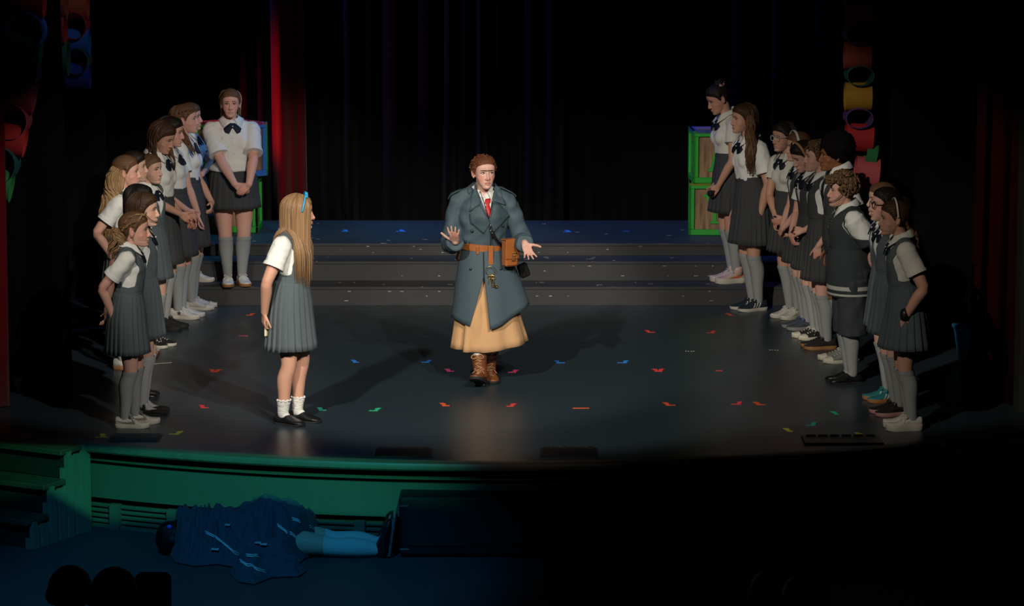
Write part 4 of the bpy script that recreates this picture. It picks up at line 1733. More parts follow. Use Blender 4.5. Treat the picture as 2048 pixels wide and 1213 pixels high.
# ------------------------------------------------------------------ tape marks on the floor
TAPEC = {'orange': (0.75, 0.10, 0.03), 'red': (0.70, 0.05, 0.05), 'pink': (0.80, 0.08, 0.22), 'blue': (0.02, 0.22, 0.75), 'green': (0.02, 0.48, 0.22), 'yellow': (0.55, 0.60, 0.06), 'white': (0.55, 0.58, 0.52), 'teal': (0.02, 0.38, 0.30)}
TAPES = [(487, 672, 'pink', 'bar', 18, 'pink tape strip on the floor left of the long haired girl'), (498, 631, 'orange', 'l', 12, 'small orange tape mark on the floor just below the steps at the left'),
         (429, 744, 'orange', 'u', 15, 'orange tape mark left of the girl in front'), (409, 816, 'red', 'lr', 16, 'red L shaped tape mark beside the left line of pupils'),
         (203, 875, 'yellow', 't', 26, 'yellow tape mark at the left corner of the stage front'), (348, 869, 'yellow', 'l', 20, 'yellow tape mark right of the white sneakers at front left'),
         (645, 821, 'teal', 'lr', 15, 'teal tape mark at the right foot of the girl in front'), (747, 822, 'green', 'l', 18, 'green tape mark midway between girl and coat wearer'),
         (712, 725, 'blue', 'lr', 12, 'blue tape mark on open floor left of the walker, farther one'), (851, 725, 'blue', 'l', 16, 'blue tape mark nearest the tan skirt on its left'),
         (901, 743, 'pink', 'lr', 14, 'pink tape mark left of the brown boots'), (1024, 745, 'pink', 'l', 16, 'pink tape mark in the shadow right of the brown boots'),
         (892, 812, 'orange', 'lr', 15, 'coral tape mark in front of the brown boots on the left'), (1020, 813, 'red', 'l', 15, 'coral tape mark in front of the brown boots on the right'),
         (1162, 817, 'orange', 'bar', 33, 'long straight orange tape strip on the open floor'), (1121, 726, 'blue', 'lr', 17, 'bright blue tape mark right of the tan skirt'),
         (1244, 726, 'blue', 'l', 19, 'blue and white tape mark farther right on open floor'), (1302, 665, 'red', 'lr', 16, 'red tape mark highest on the open right floor'),
         (1421, 666, 'red', 'l', 16, 'red tape mark in front of the striped sneakers'), (1317, 743, 'red', 'u', 15, 'red curved tape mark at mid floor on the right'),
         (1438, 742, 'red', 'bar', 14, 'thin red tape strip before the black gum soled shoe'), (1380, 703, 'white', 'dots', 16, 'row of white tape flecks on open right floor'),
         (1548, 701, 'white', 'dots', 16, 'row of pale tape flecks by the canvas sneakers'), (1341, 811, 'orange', 'lr', 19, 'bright orange knotted tape mark at front right'),
         (1472, 809, 'red', 'l', 20, 'red tape mark with raised end at front right'), (1522, 810, 'orange', 'lr', 18, 'orange dot with trailing tape at front right'),
         (1673, 829, 'green', 'lr', 8, 'green tape scrap below the black dress shoes'), (1621, 851, 'teal', 'l', 20, 'teal tape mark at the right stage front'),
         (1580, 863, 'yellow', 'lr', 12, 'small yellow tape mark at the right stage front'), (1720, 873, 'yellow', 't', 36, 'long yellow tape mark below the white platform sneaker'),
         (1462, 631, 'orange', 'lr', 10, 'orange tape scrap just below the striped sneakers'), (690, 463, 'blue', 't', 14, 'blue tape mark on the platform left of the middle', TOPZ), (802, 463, 'blue', 't', 20, 'blue tape mark on the platform behind the raised hand', TOPZ),
         (1135, 464, 'blue', 't', 16, 'dim blue tape mark on the platform right of the coat wearer', TOPZ), (1252, 463, 'blue', 'bar', 12, 'dark blue tape strip on the platform nearest the blocks', TOPZ)]
for tp in TAPES:
    x, y, c, k, wpx, lab = tp[:6]
    z = tp[6] if len(tp) > 6 else 0.0
    p = px(x, y, z)
    s = wpx / FPX * p[1] * 1.02
    A = Acc()
    th, wd = .0012, .028
    r = np.random.RandomState(x)
    if k == 'dots':
        for u in (-.5, -.2, .15, .45):
            A.box((u * s, r.uniform(-.01, .01), th / 2), (s * .16, wd * .7, th))
    else:
        A.box((0, 0, th / 2), (s, wd, th), rotz(r.uniform(-.06, .06)))
    if k in ('l', 'u'):
        A.box((s * .43, .045, th * 1.5), (.028, .10, th), rotz(-.25))
        A.box((s * .43, .06, th * 2.5), (.032, .03, .002), rotz(-.25))
    if k in ('lr', 'u'):
        A.box((-s * .43, .045, th * 1.5), (.028, .10, th), rotz(.25))
        A.box((-s * .43, .06, th * 2.5), (.032, .03, .002), rotz(.25))
    if k == 't':
        A.box((0, .05, th * 1.5), (.03, .12, th), rotz(.2))
        A.box((s * .05, .06, th * 2.5), (.035, .035, .002))
    o = mk('tape_mark', A, mat('tape_' + c, TAPEC[c], .55))
    o.location = p
    tag(o, lab, 'tape', 'spike tape marks on the stage floor')
# a thin white cord end and two black floor plates near the edge
A = Acc()
q0, q1 = px(293, 731), px(343, 727)
A.tube([q0 - q0 + (0, 0, .004), (q1 - q0) / 2 + (0, .005, .004), q1 - q0 + (0, 0, .004)], .004, 6)
o = mk('white_stick', A, LACE_W, None, True)
o.location = q0
tag(o, 'thin white stick on the floor beside the left line of pupils', 'stick')
for (xa, xb, y, lab) in ((750, 865, 903, 'black louvred floor pocket at the stage front left of the middle'), (1080, 1195, 902, 'black louvred floor pocket at the stage front right of the middle'), (1603, 1760, 877, 'flat black floor pocket at the right stage front')):
    p0, p1 = px(xa, y), px(xb, y)
    t = tag(empty('floor_pocket', (p0 + p1) / 2, math.atan2(p1[1] - p0[1], p1[0] - p0[0])), lab, 'floor pocket', 'floor pockets at the stage front')
    Wd = p1[0] - p0[0]
    A = Acc()
    A.box((0, -.09, .006), (Wd, .24, .012), bev=.003)
    mk('plate', A, BLACKP, t)
    for i in range(6):
        A = Acc()
        A.box(((i - 2.5) * Wd / 6.6, .018, .016), (Wd / 8.5, .018, .012), bev=.003)
        mk('louvre', A, mat('worn_black_metal', (0.03, 0.028, 0.026), .35, metal=.6), t)
A = Acc()
for (xa, ya, xb, yb) in ((0, 0, 1, 1),):
    p0 = px(270, 877)
    for i in range(13):
        A.box((0, i * .018 - .10, .004), (.30 - .006 * (i % 3), .006, .008))
    A.box((0, 0, .0015), (.33, .25, .003))
o = mk('floor_grate', A, mat('dull_floor_grate', (0.05, 0.048, 0.038), .6))
o.location = p0
tag(o, 'ribbed metal floor grate under the white sneakers at front left', 'floor grate')

# ------------------------------------------------------------------ black loudspeaker cabinet and corner stairs in front of the stage
p = px(945, 1118, PIT)
t = tag(empty('subwoofer', (p[0], p[1], PIT)), 'black loudspeaker cabinet on the floor before the stage front', 'loudspeaker')
k = p[1] / FPX
Wd, Hd = 300 * k, .36
A = Acc()
A.box((0, .22, Hd / 2 + .02), (Wd, .44, Hd), bev=.012)
mk('cabinet', A, mat('black_cabinet_paint', (0.004, 0.005, 0.005), .5), t)
A = Acc()
A.box((0, -.006, Hd / 2 + .02), (Wd * .9, .012, Hd * .66), bev=.004)
mk('grille', A, mat('black_speaker_grille', (0.005, 0.006, 0.006), .7), t)
for sx in (-1, 1):
    for zz in (.06, Hd - .03):
        A = Acc()
        A.box((sx * Wd * .465, -.004, zz), (.055, .006, .010))
        mk('corner_plate', A, METAL, t)
for sx in (-1, 1):
    for yy in (.05, .38):
        A = Acc()
        A.tube([(sx * Wd * .44, yy, 0), (sx * Wd * .44, yy, .022)], .02, 10, cap=False)
        mk('foot', A, SOLE_K, t)

BROWNT = mat('brown_stair_tread', (0.085, 0.055, 0.035), .6, var=.2, vscale=5)
SIDEP = mat('pale_stair_side_paint', (0.17, 0.17, 0.13), .6, var=.08, vscale=3)


def stairs(loc, yaw, mir, label, run=.235, wid=1.1):
    t = tag(empty('stage_stairs', loc, yaw), label, 'stairs', 'stairs at the stage corners')
    rise = .19
    for i in range(3):
        z = rise * (i + 1)
        y = run * i
        A = Acc()
        A.box((mir * wid / 2, y + run / 2 - .015, z - .018), (wid + .02, run + .05, .036), bev=.006)
        mk('tread', A, BROWNT, t)
        A = Acc()
        A.box((mir * wid / 2, y + .03, z / 2 + rise * i / 2 - .018), (wid - .02, .02, z - rise * i - .036))
        mk('riser', A, mat('dark_stair_riser', (0.02, 0.016, 0.012), .7), t)
        for j in range(2):
            yy = y + .035 + j * run * .52
            A = Acc()
            hh = z - .02 - (.03 if j else 0)
            A.box((-mir * .005, yy, hh / 2), (.03, run * .23, hh))
            A.box((-mir * .012, yy + run * .16, (hh - .03) / 2), (.02, run * .12, hh - .03))
            mk('side_batten', A, SIDEP, t)
    A = Acc()
    for i in range(3):
        A.box((mir * .02, run * i + run / 2, rise * (i + .35) / 2), (.03, run, rise * (i + .35)))
    mk('side_board', A, SIDEP, t)
    A = Acc()
    A.box((-mir * .005, run * 3 + .03, .57 / 2), (.035, .07, .57))
    mk('corner_post', A, SIDEP, t)
    return t


pa, pb = px(60, 1100, PIT), px(176, 1062, PIT)
yaw = -math.atan2(pb[0] - pa[0], pb[1] - pa[1])
rn = float(np.hypot(pb[0] - pa[0], pb[1] - pa[1])) / 3.3
stairs((pa[0], pa[1], PIT), yaw, -1, 'pale slatted corner stairs up to the stage at the left', rn)
stairs((-pa[0] + 2 * CX + .12, pa[1], PIT), -yaw, 1, 'unlit corner stairs up to the stage at the right', rn)

# blue bin at the right wing
b = px(1938, 726)
b2 = pxy(1938, 652, b[1])
hb = b2[2]
t = tag(empty('blue_bin', (b[0], b[1], 0)), 'blue plastic bin standing in the dark right wing', 'bin')
A = Acc()
A.loft([[(-.07, -.06, 0), (.07, -.06, 0), (.07, .06, 0), (-.07, .06, 0)], [(-.105, -.09, hb - .03), (.105, -.09, hb - .03), (.105, .09, hb - .03), (-.105, .09, hb - .03)]])
mk('bin_body', A, mat('blue_plastic', (0.02, 0.22, 0.45), .4), t)
A = Acc()
A.box((0, 0, hb - .012), (.235, .205, .03), bev=.006)
mk('rim', A, mat('blue_plastic', (0.02, 0.22, 0.45), .4), t)

# unseen lantern shell, added so its shutters trim the green beam to the fascia
LH = (0.5, 9.0, 5.0)
t = tag(empty('beam_shutter_rig', LH), 'unseen black lantern shell added to cut the green beam at the stage front', 'beam shutter')
HM = mat('black_shutter_metal', (.01, .01, .01), .6)
A = Acc()
A.box((0, -.16, 0), (.3, .2, .3), bev=.02)
mk('housing', A, HM, t)
tl = math.atan(.107)
Ry = roty(tl)
for nm, z, s in (('top_shutter', -.1695, 1), ('bottom_shutter', -.1850, -1)):
    A = Acc()
    c0 = np.array([-.0236, .3, z]) + Ry @ np.array([0, 0, s * .12])
    A.box(c0, (.5, .004, .24), Ry)
    mk(nm, A, HM, t)
for sx in (-1, 1):
    A = Acc()
    A.box((sx * .16, .1, 0), (.01, .42, .03))
    mk('bracket', A, HM, t)
A = Acc()
A.box((0, -.16, .35), (.04, .04, .5))
mk('yoke', A, HM, t)

# ================================================================== the cast
def girl(P, pin=True, hem=.36, seed=0, top='shirt', mat_=GREY, sleeve=.62, tie='ribbon', bust=0.0, sock=.265, shoe_=None, loose=.012, sockm=SOCK, tz=.80, flare=.108, z0=.60, shirtm=WHITE, pleats=22, **kw):
    shirt(P, shirtm, sleeve, loose, z0, bust, seed=seed)
    collar(P, shirtm)
    if pin:
        bodice(P, mat_)
    skirt(P, mat_, hem=hem, flare=flare, seed=seed, pleats=pleats, **kw)
    if tie == 'ribbon':
        ribbon(P, tz)
    socks(P, sock, material=sockm)
    for nm in ('L', 'R'):
        shoe(P, nm, **(shoe_ or {}))


# ---- the girl in front, long straight hair
P = person('girl with very long straight honey hair and blue hair bow, standing alone at the front', (577, 845), 388, -22, hx=590, look=(30, 4), vox=.0065, skin='tan', build=1.04,
           stance=.13, feet={'R': dict(x=-.01, y=-.062, yaw=-12), 'L': dict(x=.035, y=.062, yaw=-2)},
           arms={'R': dict(px=(529, 626, .13), wpole=(-.4, -1, 0), wdir=(-.10, .12, -1), wpalm=(1, .5, 0), curl=.75, thick=1.1), 'L': dict(k='front', px=(596, 600, -.20), pole=(-1, .5, 0))})
F_ = P
girl(P, hem=.328, seed=1, sleeve=.60, tie=None, sockm=SOCKW, sock=.10, flare=.105, shoe_=dict(kind='slip', up=SH_BLACK, sole=SOLE_K), loose=.010)
for c in list(P.root.children):
    if c.name.startswith('knee_sock'):
        bpy.data.objects.remove(c)
socks(P, .105, .02, SOCKW, .006, 'ankle_sock', frill=SOCKW)
cap(P, 'honey', 'low', .012, 'down')
E_ = P.pt(600, 575, .2)[2]
loose(P, 'honey', E_, az=((-172, -46),), n=300, rad=.0078, seed=2, spread=.02, root=(6, 35), taper=.5, stop=97)
loose(P, 'honey', E_ + .03, az=((62, 178),), n=150, rad=.0078, seed=3, spread=.02, root=(6, 35), taper=.5, stop=97)
BL = mat('turquoise_ribbon', (0.02, 0.30, 0.55), .5)
hb = hairband(P, BL, .035, .02, (.006, .003), 1.19)
A = Acc()
for s in (-1, 1):
    A.ell(P.put([[.04, -.05 + .014 * s, .128 + .01 * s]])[0], [.012, .012, .009])
A.ell(P.put([[.045, -.05, .128]])[0], [.007] * 3)
mk('hair_bow', A, BL, hb, True)
A = Acc()
w_ = P.wrist['R'] + unit(P.wrist['R'] - P.elbow['R']) * .09
A.box(w_ + np.array([0.02, 0, -.03]), (.012, .03, .085))
o = mk('paper_slip', A, mat('cream_paper', (0.7, 0.66, 0.42), .8))
o.location = F_.p0
o.rotation_euler = (0, 0, F_.h)
tag(o, 'folded cream paper slip held behind the front girl\'s back', 'paper')

if not globals().get('ONLY'):
    # ------------------------------------------------ left line of pupils
    P = person('small girl with crown braid, wavy ponytail and white sneakers, first of the left line', (251, 852), 422, 2, hx=262, look=(-2, 3), vox=.0070, skin='pink', hk=1.04,
               arms={'R': dict(px=(226, 635, .08), wpole=(-1, -.25, 0), wdir=(-.1, .3, -1), wpalm=(-.6, .5, .3), curl=.6), 'L': dict(k='back')}, feet={'L': dict(x=.055, y=.07), 'R': dict(x=0, y=-.055)}, brow=BROWL)
    girl(P, hem=.345, seed=2, shoe_=dict(kind='sneaker', up=SH_WHITE, sole=SOLE_W, lace=mat('grey_shoelace', (.2, .19, .16), .9), stripe='tick', stripe_mat=mat('taupe_swoop', (.30, .25, .21), .6)), flare=.098)
    cap(P, 'light_brown', 'back', .010)
    for s in (-1, 1):
        braid(P, P.put([(.055, s * .052, .088), (.02, s * .077, .072), (-.03, s * .088, .045), (-.07, s * .07, .01), (-.097, s * .02, -.012)]), .017, 'honey')
    braid(P, P.put([(.045, -.03, .108), (.0, -.055, .108), (-.05, -.07, .07), (-.09, -.045, .02), (-.10, -.01, -.01)]), .016, 'honey')
    bundle(P, [P.put([[-.095, -.02, -.01]])[0], P.put([[-.12, -.04, -.035]])[0], P.pt(238, 478, .05), P.pt(228, 498, .04), P.pt(222, 518, .03)], [.018, .03, .042, .04, .022], 'honey', 80, .0075, .008, .09, bv=P.sbvh)
    A = Acc()
    A.ell(P.put([[-.012, -.083, -.045]])[0], [.006, .004, .008])
    mk('earring', A, GOLD, P.root, True)
    bracelet(P, 'R', PEARL)

    P = person('girl with smooth brown hair, headset microphone and black strap shoes behind the braided girl', (286, 826), 383, 0, hx=281, look=(-6, 4), skin='fair', arms={'R': dict(k='back'), 'L': dict(k='back')})
    girl(P, hem=.35, seed=3, shoe_=dict(kind='mary', up=SH_BSUEDE, sole=SOLE_K), flare=.098, sockm=mat('pale_grey_sock', (.42, .42, .44), .9))
    cap(P, 'brown', 'low', .012, 'back')
    loose(P, 'brown', P.pt(280, 520)[2], az=((-178, -88), (88, 178)), n=60, seed=5, wave=.006)
    headset(P, -1)

    P = person('girl with glossy black centre hair half hidden behind the microphone girl', (268, 795), 368, 0, hx=274, look=(0, 3), vox=.010, skin='fair', arms={'R': dict(k='back'), 'L': dict(k='back')})
    girl(P, hem=.36, seed=4, shoe_=dict(kind='dress', up=SH_BLACK, sole=SOLE_K))
    cap(P, 'black', 'low', .012, 'back')
    loose(P, 'black', P.pt(265, 500)[2], az=((-178, -88), (88, 178)), n=46, seed=6)

    P = person('girl with long crimped dark blonde hair down to her waist, left line', (247, 736), 310, 0, hx=246, look=(2, 2), skin='pink', brow=BROWL,
               arms={'R': dict(k='hang', px=(228, 520, .14), pole=(-1, -.3, 0)), 'L': dict(k='hang')})
    girl(P, hem=.36, seed=5, shoe_=dict(kind='sneaker', up=SH_GREYW, sole=SOLE_G))
    cap(P, 'light_brown', 'back', .012)
    A = Acc()
    A.ell(P.put([[-.105, -.03, .0]])[0], [.008, .012, .008])
    mk('hair_clip', A, PEARL, P.root, True)
    bundle(P, [P.put([[-.055, -.04, .03]])[0], P.put([[-.075, -.045, -.03]])[0], P.pt(226, 385, .10), P.pt(216, 430, .11), P.pt(208, 484, .11)], [.045, .062, .066, .070, .055], 'blonde', 300, .0095, .0035, .05, seed=8)

    P = person('dark haired girl whose nose shows between two faces of the left line', (270, 711), 301, 0, hx=262, look=(0, 2), vox=.010, skin='fair', arms={'R': dict(k='back'), 'L': dict(k='back')})
    girl(P, hem=.36, seed=6, shoe_=dict(kind='sneaker', up=SH_GREYW, sole=SOLE_G))
    cap(P, 'dark', 'low', .012)

    P = person('girl with straight tied back brown hair and pearl stud, half facing front, left line', (305, 692), 307, -26, hx=296, look=(0, 2), vox=.0075, skin='fair', arms={'R': dict(k='back'), 'L': dict(k='back')})
    girl(P, hem=.355, seed=7, tie='ribbon', shoe_=dict(kind='canvas', up=SH_BSUEDE, sole=SOLE_W))
    cap(P, 'light_brown', 'back', .009)
    A = Acc()
    A.ell(P.put([[-.01, -.088, -.042]])[0], [.006] * 3)
    mk('earring', A, PEARL, P.root, True)

    P = person('girl with loose dark brown hair bowing her head over clasped hands, left line', (325, 657), 239, -18, hx=314, look=(-4, 24), vox=.0075, skin='tan', bust=.8,
               arms={'R': dict(px=(360, 428, .14), wpole=(-.4, -.6, -.4), wdir=(.7, .3, -.55), palm=(-.4, .7, 0), curl=.6), 'L': dict(px=(363, 432, .06), wpole=(-.4, .5, -.5), wdir=(.7, -.2, -.6), palm=(-.4, -.7, 0), curl=.6)})
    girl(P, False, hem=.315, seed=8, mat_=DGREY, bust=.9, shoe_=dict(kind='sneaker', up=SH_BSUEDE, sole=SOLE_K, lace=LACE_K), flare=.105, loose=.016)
    cap(P, 'brown', 'low', .014, 'back')
    loose(P, 'brown', P.pt(300, 345)[2], az=((-178, -92), (92, 178)), n=54, seed=9, wave=.006)

    P = person('dark haired girl peering past the bowed girl, long hair over her bow', (360, 635), 232, -12, hx=336, look=(4, 8), vox=.0075, skin='pink', bust=.8,
               arms={'R': dict(px=(374, 420, .10), wpole=(-.4, -.6, -.4), wdir=(.5, .3, -.7), palm=(-.4, .7, 0), curl=.5), 'L': dict(px=(376, 430, .02), wpole=(-.4, .5, -.5), wdir=(.5, -.2, -.7), palm=(-.4, -.7, 0), curl=.5)})
    girl(P, False, hem=.31, seed=9, mat_=DGREY, bust=.9, shoe_=dict(kind='sneaker', up=SH_WHITE, sole=SOLE_W, stripe='star', stripe_mat=mat('dark_star', (.06, .05, .05), .6)), flare=.108, loose=.014)
    cap(P, 'dark', 'low', .012, 'back')
    bundle(P, [P.put([[-.03, -.085, .02]])[0], P.put([[.0, -.09, -.07]])[0], P.pt(340, 310, .17), P.pt(345, 335, .17), P.pt(350, 352, .17)], [.025, .03, .03, .026, .015], 'light_brown', 30, .009, .006, bv=P.sbvh)
    loose(P, 'dark', P.pt(330, 330)[2], az=((95, 178), (-178, -120)), n=30, seed=19)

    P = person('tall girl with half up braided light brown hair, arm hanging, left line', (384, 617), 208, -4, hx=366, look=(2, 0), vox=.0072, skin='pink', bust=.8,
               arms={'R': dict(px=(397, 432, .17), wpole=(-1, -1.0, 0), wdir=(0, .05, -1), wpalm=(1, .3, 0), curl=.65), 'L': dict(k='front')})
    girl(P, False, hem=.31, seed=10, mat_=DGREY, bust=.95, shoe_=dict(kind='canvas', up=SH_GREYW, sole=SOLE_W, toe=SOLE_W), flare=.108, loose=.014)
    cap(P, 'light_brown', 'back', .012)
    braid(P, P.put([(.06, -.055, .085), (.01, -.08, .075), (-.05, -.078, .055), (-.095, -.03, .035)]), .013, 'light_brown')
    loose(P, 'light_brown', P.pt(360, 300)[2], az=((-178, -105), (105, 178)), n=60, seed=10, root=(30, 60), wave=.004)
    bundle(P, [P.put([[-.05, -.085, .01]])[0], P.put([[-.035, -.095, -.07]])[0], P.pt(372, 280, .15), P.pt(383, 300, .17), P.pt(390, 312, .17)], [.022, .028, .026, .022, .012], 'light_brown', 26, .009, .004, bv=P.sbvh)

    P = person('girl with folded arms lit blue behind the tall braided girl', (392, 561), 205, -8, ST[0][1], hx=376, look=(0, 2), vox=.0085, skin='pink', bust=.8, rootz=ST[0][1],
               arms={'R': dict(k='fold', px=(385, 362, .16), wpole=(.6, -.8, -.6), wdir=(-.8, .4, .1), palm=(-1, 0, 0), curl=.3), 'L': dict(k='fold', px=(405, 350, .12), wpole=(.8, .4, -.6), wdir=(-.9, -.3, .1), palm=(-1, 0, 0))})
    girl(P, False, hem=.36, seed=11, bust=.95, shoe_=dict(kind='sneaker', up=SH_WHITE, sole=SOLE_W), flare=.108, loose=.012)
    cap(P, 'light_brown', 'low', .014, 'back')

    P = person('blonde girl with folded hands standing on the left step before blue and green blocks', (470, 569), 176, -78, ST[0][1], hx=461, look=(-8, 2), vox=.0070, skin='pink', build=1.14, brow=BROWL, bust=.9, rootz=ST[0][1], stance=.10,
               arms={'R': dict(px=(472, 374, .27), wpole=(-1, -.3, -.2), wdir=(.8, -.1, -.6), wpalm=(0, 1, 0), curl=.55, thick=1.1), 'L': dict(px=(498, 372, .28), wpole=(1, -.3, -.2), wdir=(-.7, -.1, -.7), wpalm=(0, 1, 0), curl=.55, thick=1.1)})
    girl(P, False, hem=.395, seed=12, mat_=DGREY, bust=1.0, sleeve=.82, z0=.585, sock=.25, shoe_=dict(kind='sneaker', up=SH_WHITE, sole=SOLE_G), flare=.105, loose=.014, tz=.815, front=1.05)
    buttons(P, (.755, .715, .675))
    cap(P, 'light_brown', 'back', .009)
    loose(P, 'blonde', P.pt(450, 236)[2], az=((-178, -112), (112, 178)), n=44, seed=12, root=(40, 70))

    # ------------------------------------------------ right line of pupils
    P = person('girl with pink flower scrunchie in her bun bowing her head on the right step', (1469, 564), 163, 196, ST[0][1], hx=1449, look=(0, 26), vox=.0072, skin='tan', bust=.8, rootz=ST[0][1],
               arms={'L': dict(px=(1437, 372, .16), wpole=(.5, -.8, -.2), wdir=(-.6, .2, -.8), palm=(-.5, -.8, 0), curl=.6), 'R': dict(px=(1432, 366, .02), wpole=(.3, .8, -.2), wdir=(-.4, -.2, -.8), palm=(-.5, .8, 0), curl=.6)})
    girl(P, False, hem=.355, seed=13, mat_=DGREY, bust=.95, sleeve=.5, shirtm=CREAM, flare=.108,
         shoe_=dict(kind='chunky', up=mat('peach_white_leather', (.6, .42, .34), .5), sole=SOLE_W, stripe='form', stripe_mat=mat('orange_swoop', (.65, .16, .04), .5)))
    for nm in ('L', 'R'):
        A = Acc()
        A.tube([P.ankle[nm] + np.array([-.01, 0, -.01]), P.ankle[nm] + np.array([-.005, 0, .035]), P.ankle[nm] + np.array([-.002, 0, .06])], [.048, .046, .046], 18, cap=False)
        mk('ankle_collar', A, MATS['peach_white_leather'], P.shoes[nm], True)
    cap(P, 'dark', 'back', .010)
    A = Acc()
    q = np.arange(26) * 2 * math.pi / 26
    for i in range(3):
        A.tube(P.put(np.c_[-.062 + (.038 - .008 * i) * np.cos(q) + .004 * np.sin(q * 5), (.038 - .008 * i) * np.sin(q), .098 + .016 * i + .004 * np.sin(q * 4)]), .015 * P.k, 8, closed=True, hu=30 + i * 9)
    mk('hair_bun', A, HAIRS['dark'], P.hair, True)
    A = Acc()
    q = np.arange(40) * 2 * math.pi / 40
    A.tube(P.put(np.c_[-.052 + .047 * np.cos(q), .047 * np.sin(q), .096 + .004 * np.sin(q * 9)]), [(.012 + .004 * math.sin(x * 9)) * P.k for x in q], 8, closed=True)
    mk('scrunchie', A, mat('pink_flower_cloth', (.55, .22, .32), .8, var=.5, vscale=60), P.root, True)
    t = tag(empty('microphone', P.p0 + rotz(P.h) @ P.pt(1421, 387, .16), P.h), 'black foam topped microphone held low by the girl with the pink scrunchie', 'microphone')
    E = Acc()
    E.ell((0, 0, 0), [.03, .03, .028])
    mk('foam_head', E, mat('black_foam', (.006, .006, .006), .95), t, True)
    E = Acc()
    E.tube([(-.02, 0, .01), (-.13, 0, .055)], [.013, .010], 12)
    mk('handle', E, BLACKP, t, True)

    P = person('tall girl with wavy hair swept over her shoulder and black striped sneakers, right line', (1511, 619), 206, 204, hx=1493, look=(-4, 3), vox=.0070, skin='tan', bust=.7,
               arms={'L': dict(px=(1521, 428, .16), wpole=(1, -.6, 0), wdir=(0, .02, -1), wpalm=(.2, 1, 0), curl=.45, thick=1.1), 'R': dict(k='hang')})
    girl(P, False, hem=.325, seed=14, mat_=DGREY, bust=.85, sleeve=.68, tie='ribbon', flare=.108, sock=.27, loose=.016, pleats=26,
         shoe_=dict(kind='sneaker', up=mat('dark_petrol_suede', (.008, .02, .026), .8), sole=SOLE_W, lace=LACE_K, stripe='three', stripe_mat=SH_WHITE))
    cap(P, 'brown', 'low', .012, 'down')
    bundle(P, [P.put([[-.04, .085, .03]])[0], P.put([[-.02, .095, -.05]])[0], P.pt(1502, 288, .19), P.pt(1501, 315, .21), P.pt(1500, 348, .20)], [.030, .038, .038, .036, .014], 'light_brown', 110, .010, .009, .16, bv=P.sbvh)
    loose(P, 'brown', P.pt(1520, 290)[2], az=((100, 178), (-178, -100)), n=40, seed=14)

    P = person('girl with clear glasses, dark hair and white sneakers smiling in the right line', (1588, 635), 243, 214, hx=1573, look=(-2, 4), vox=.0072, skin='tan', bust=.8,
               arms={'L': dict(px=(1571, 438, .16), wpole=(.6, -.8, -.2), wdir=(-.8, .1, -.3), palm=(-.4, -.8, 0), curl=.8), 'R': dict(px=(1552, 435, .06), wpole=(-.4, .8, -.2), wdir=(-.1, -.2, -.9), palm=(-.5, .8, 0), curl=.8)})
    girl(P, False, hem=.34, seed=15, mat_=DGREY, bust=.95, sleeve=.5, shirtm=CREAM, loose=.008, shoe_=dict(kind='sneaker', up=SH_WHITE, sole=SOLE_W), pleats=26)
    cap(P, 'dark', 'low', .012, 'back')
    loose(P, 'dark', P.pt(1590, 320)[2], az=((95, 178), (-178, -95)), n=50, seed=15)
    glasses(P, mat('clear_frame', (.6, .6, .58), .2))

    P = person('girl with brown hair and white hair claw half hidden in the right line', (1612, 657), 262, 192, hx=1603, look=(4, 4), vox=.010, skin='pink', arms={'L': dict(k='front'), 'R': dict(k='front')})
    girl(P, hem=.34, seed=16, mat_=DGREY, shoe_=dict(kind='sneaker', up=mat('slate_grey_mesh', (.06, .07, .09), .7), sole=mat('grey_rubber_sole', (.25, .25, .25), .6), lace=mat('blue_shoelace', (.05, .08, .2), .8)))
    cap(P, 'light_brown', 'back', .010)
    hairband(P, SH_WHITE, .03, 0, (.012, .004), 1.1)

    P = person('girl with tan hairband and big dotted black bow looking down, right line', (1634, 676), 276, 198, hx=1619, look=(4, 26), vox=.0078, skin='pink', arms={'L': dict(px=(1607, 462, .16), wpole=(.9, -.5, -.3), wdir=(-.9, .1, .1), palm=(-.2, .9, 0), curl=1.0), 'R': dict(k='front')})
    girl(P, hem=.35, seed=17, mat_=DGREY, tie=None, shoe_=dict(kind='canvas', up=SH_BSUEDE, sole=SOLE_W, toe=SOLE_W), pleats=26)
    ribbon(P, .80, .016, 1.25, 3)
    cap(P, 'dark', 'low', .012, 'back')
    hairband(P, mat('tan_hairband', (.38, .19, .07), .6), .025, 0, (.011, .004), 1.14)

    P = person('pupil with swept short brown hair and black gum soled shoe, right line', (1652, 696), 281, 186, hx=1641, look=(0, 2), vox=.0072, skin='pink',
               arms={'L': dict(px=(1637, 492, .17), wpole=(1, -.3, 0), wdir=(-.1, .1, -1), palm=(-.4, -.9, 0), curl=.5), 'R': dict(k='front', px=(1640, 500, .08))})
    girl(P, hem=.335, seed=18, mat_=DGREY, sleeve=.72, loose=.016, shoe_=dict(kind='sneaker', up=SH_BSUEDE, sole=SOLE_G, lace=LACE_K))
    cap(P, 'light_brown', 'short', .014, 'back')
    tufts(P, 'light_brown', 60, .05, .010, .0, .5, 18, 'hair_locks', -.8)

    P = person('tall boy with a big round black afro behind the curly haired boy', (1693, 722), 262, 190, hx=1674, look=(0, 2), vox=.0072, skin='brown', crown=.062, build=1.08, arms={'L': dict(k='hang'), 'R': dict(k='hang')})
    girl(P, hem=.36, seed=19, mat_=DGREY, tie=None, shoe_=dict(kind='canvas', up=mat('grey_canvas', (.2, .22, .21), .8), sole=SOLE_W, toe=SOLE_W))
    for c in list(P.root.children):
        if c.name.startswith('pleated_skirt'):
            for d in list(c.children):
                bpy.data.objects.remove(d)
            bpy.data.objects.remove(c)
    necktie(P, NAVY)
    cap(P, 'black', 'short', .012, 'curl')
    r = np.random.RandomState(3)
    A = Acc()
    A.ell((0, 0, 0), (1, 1, 1), None, 56, 36)
    V = A.V()
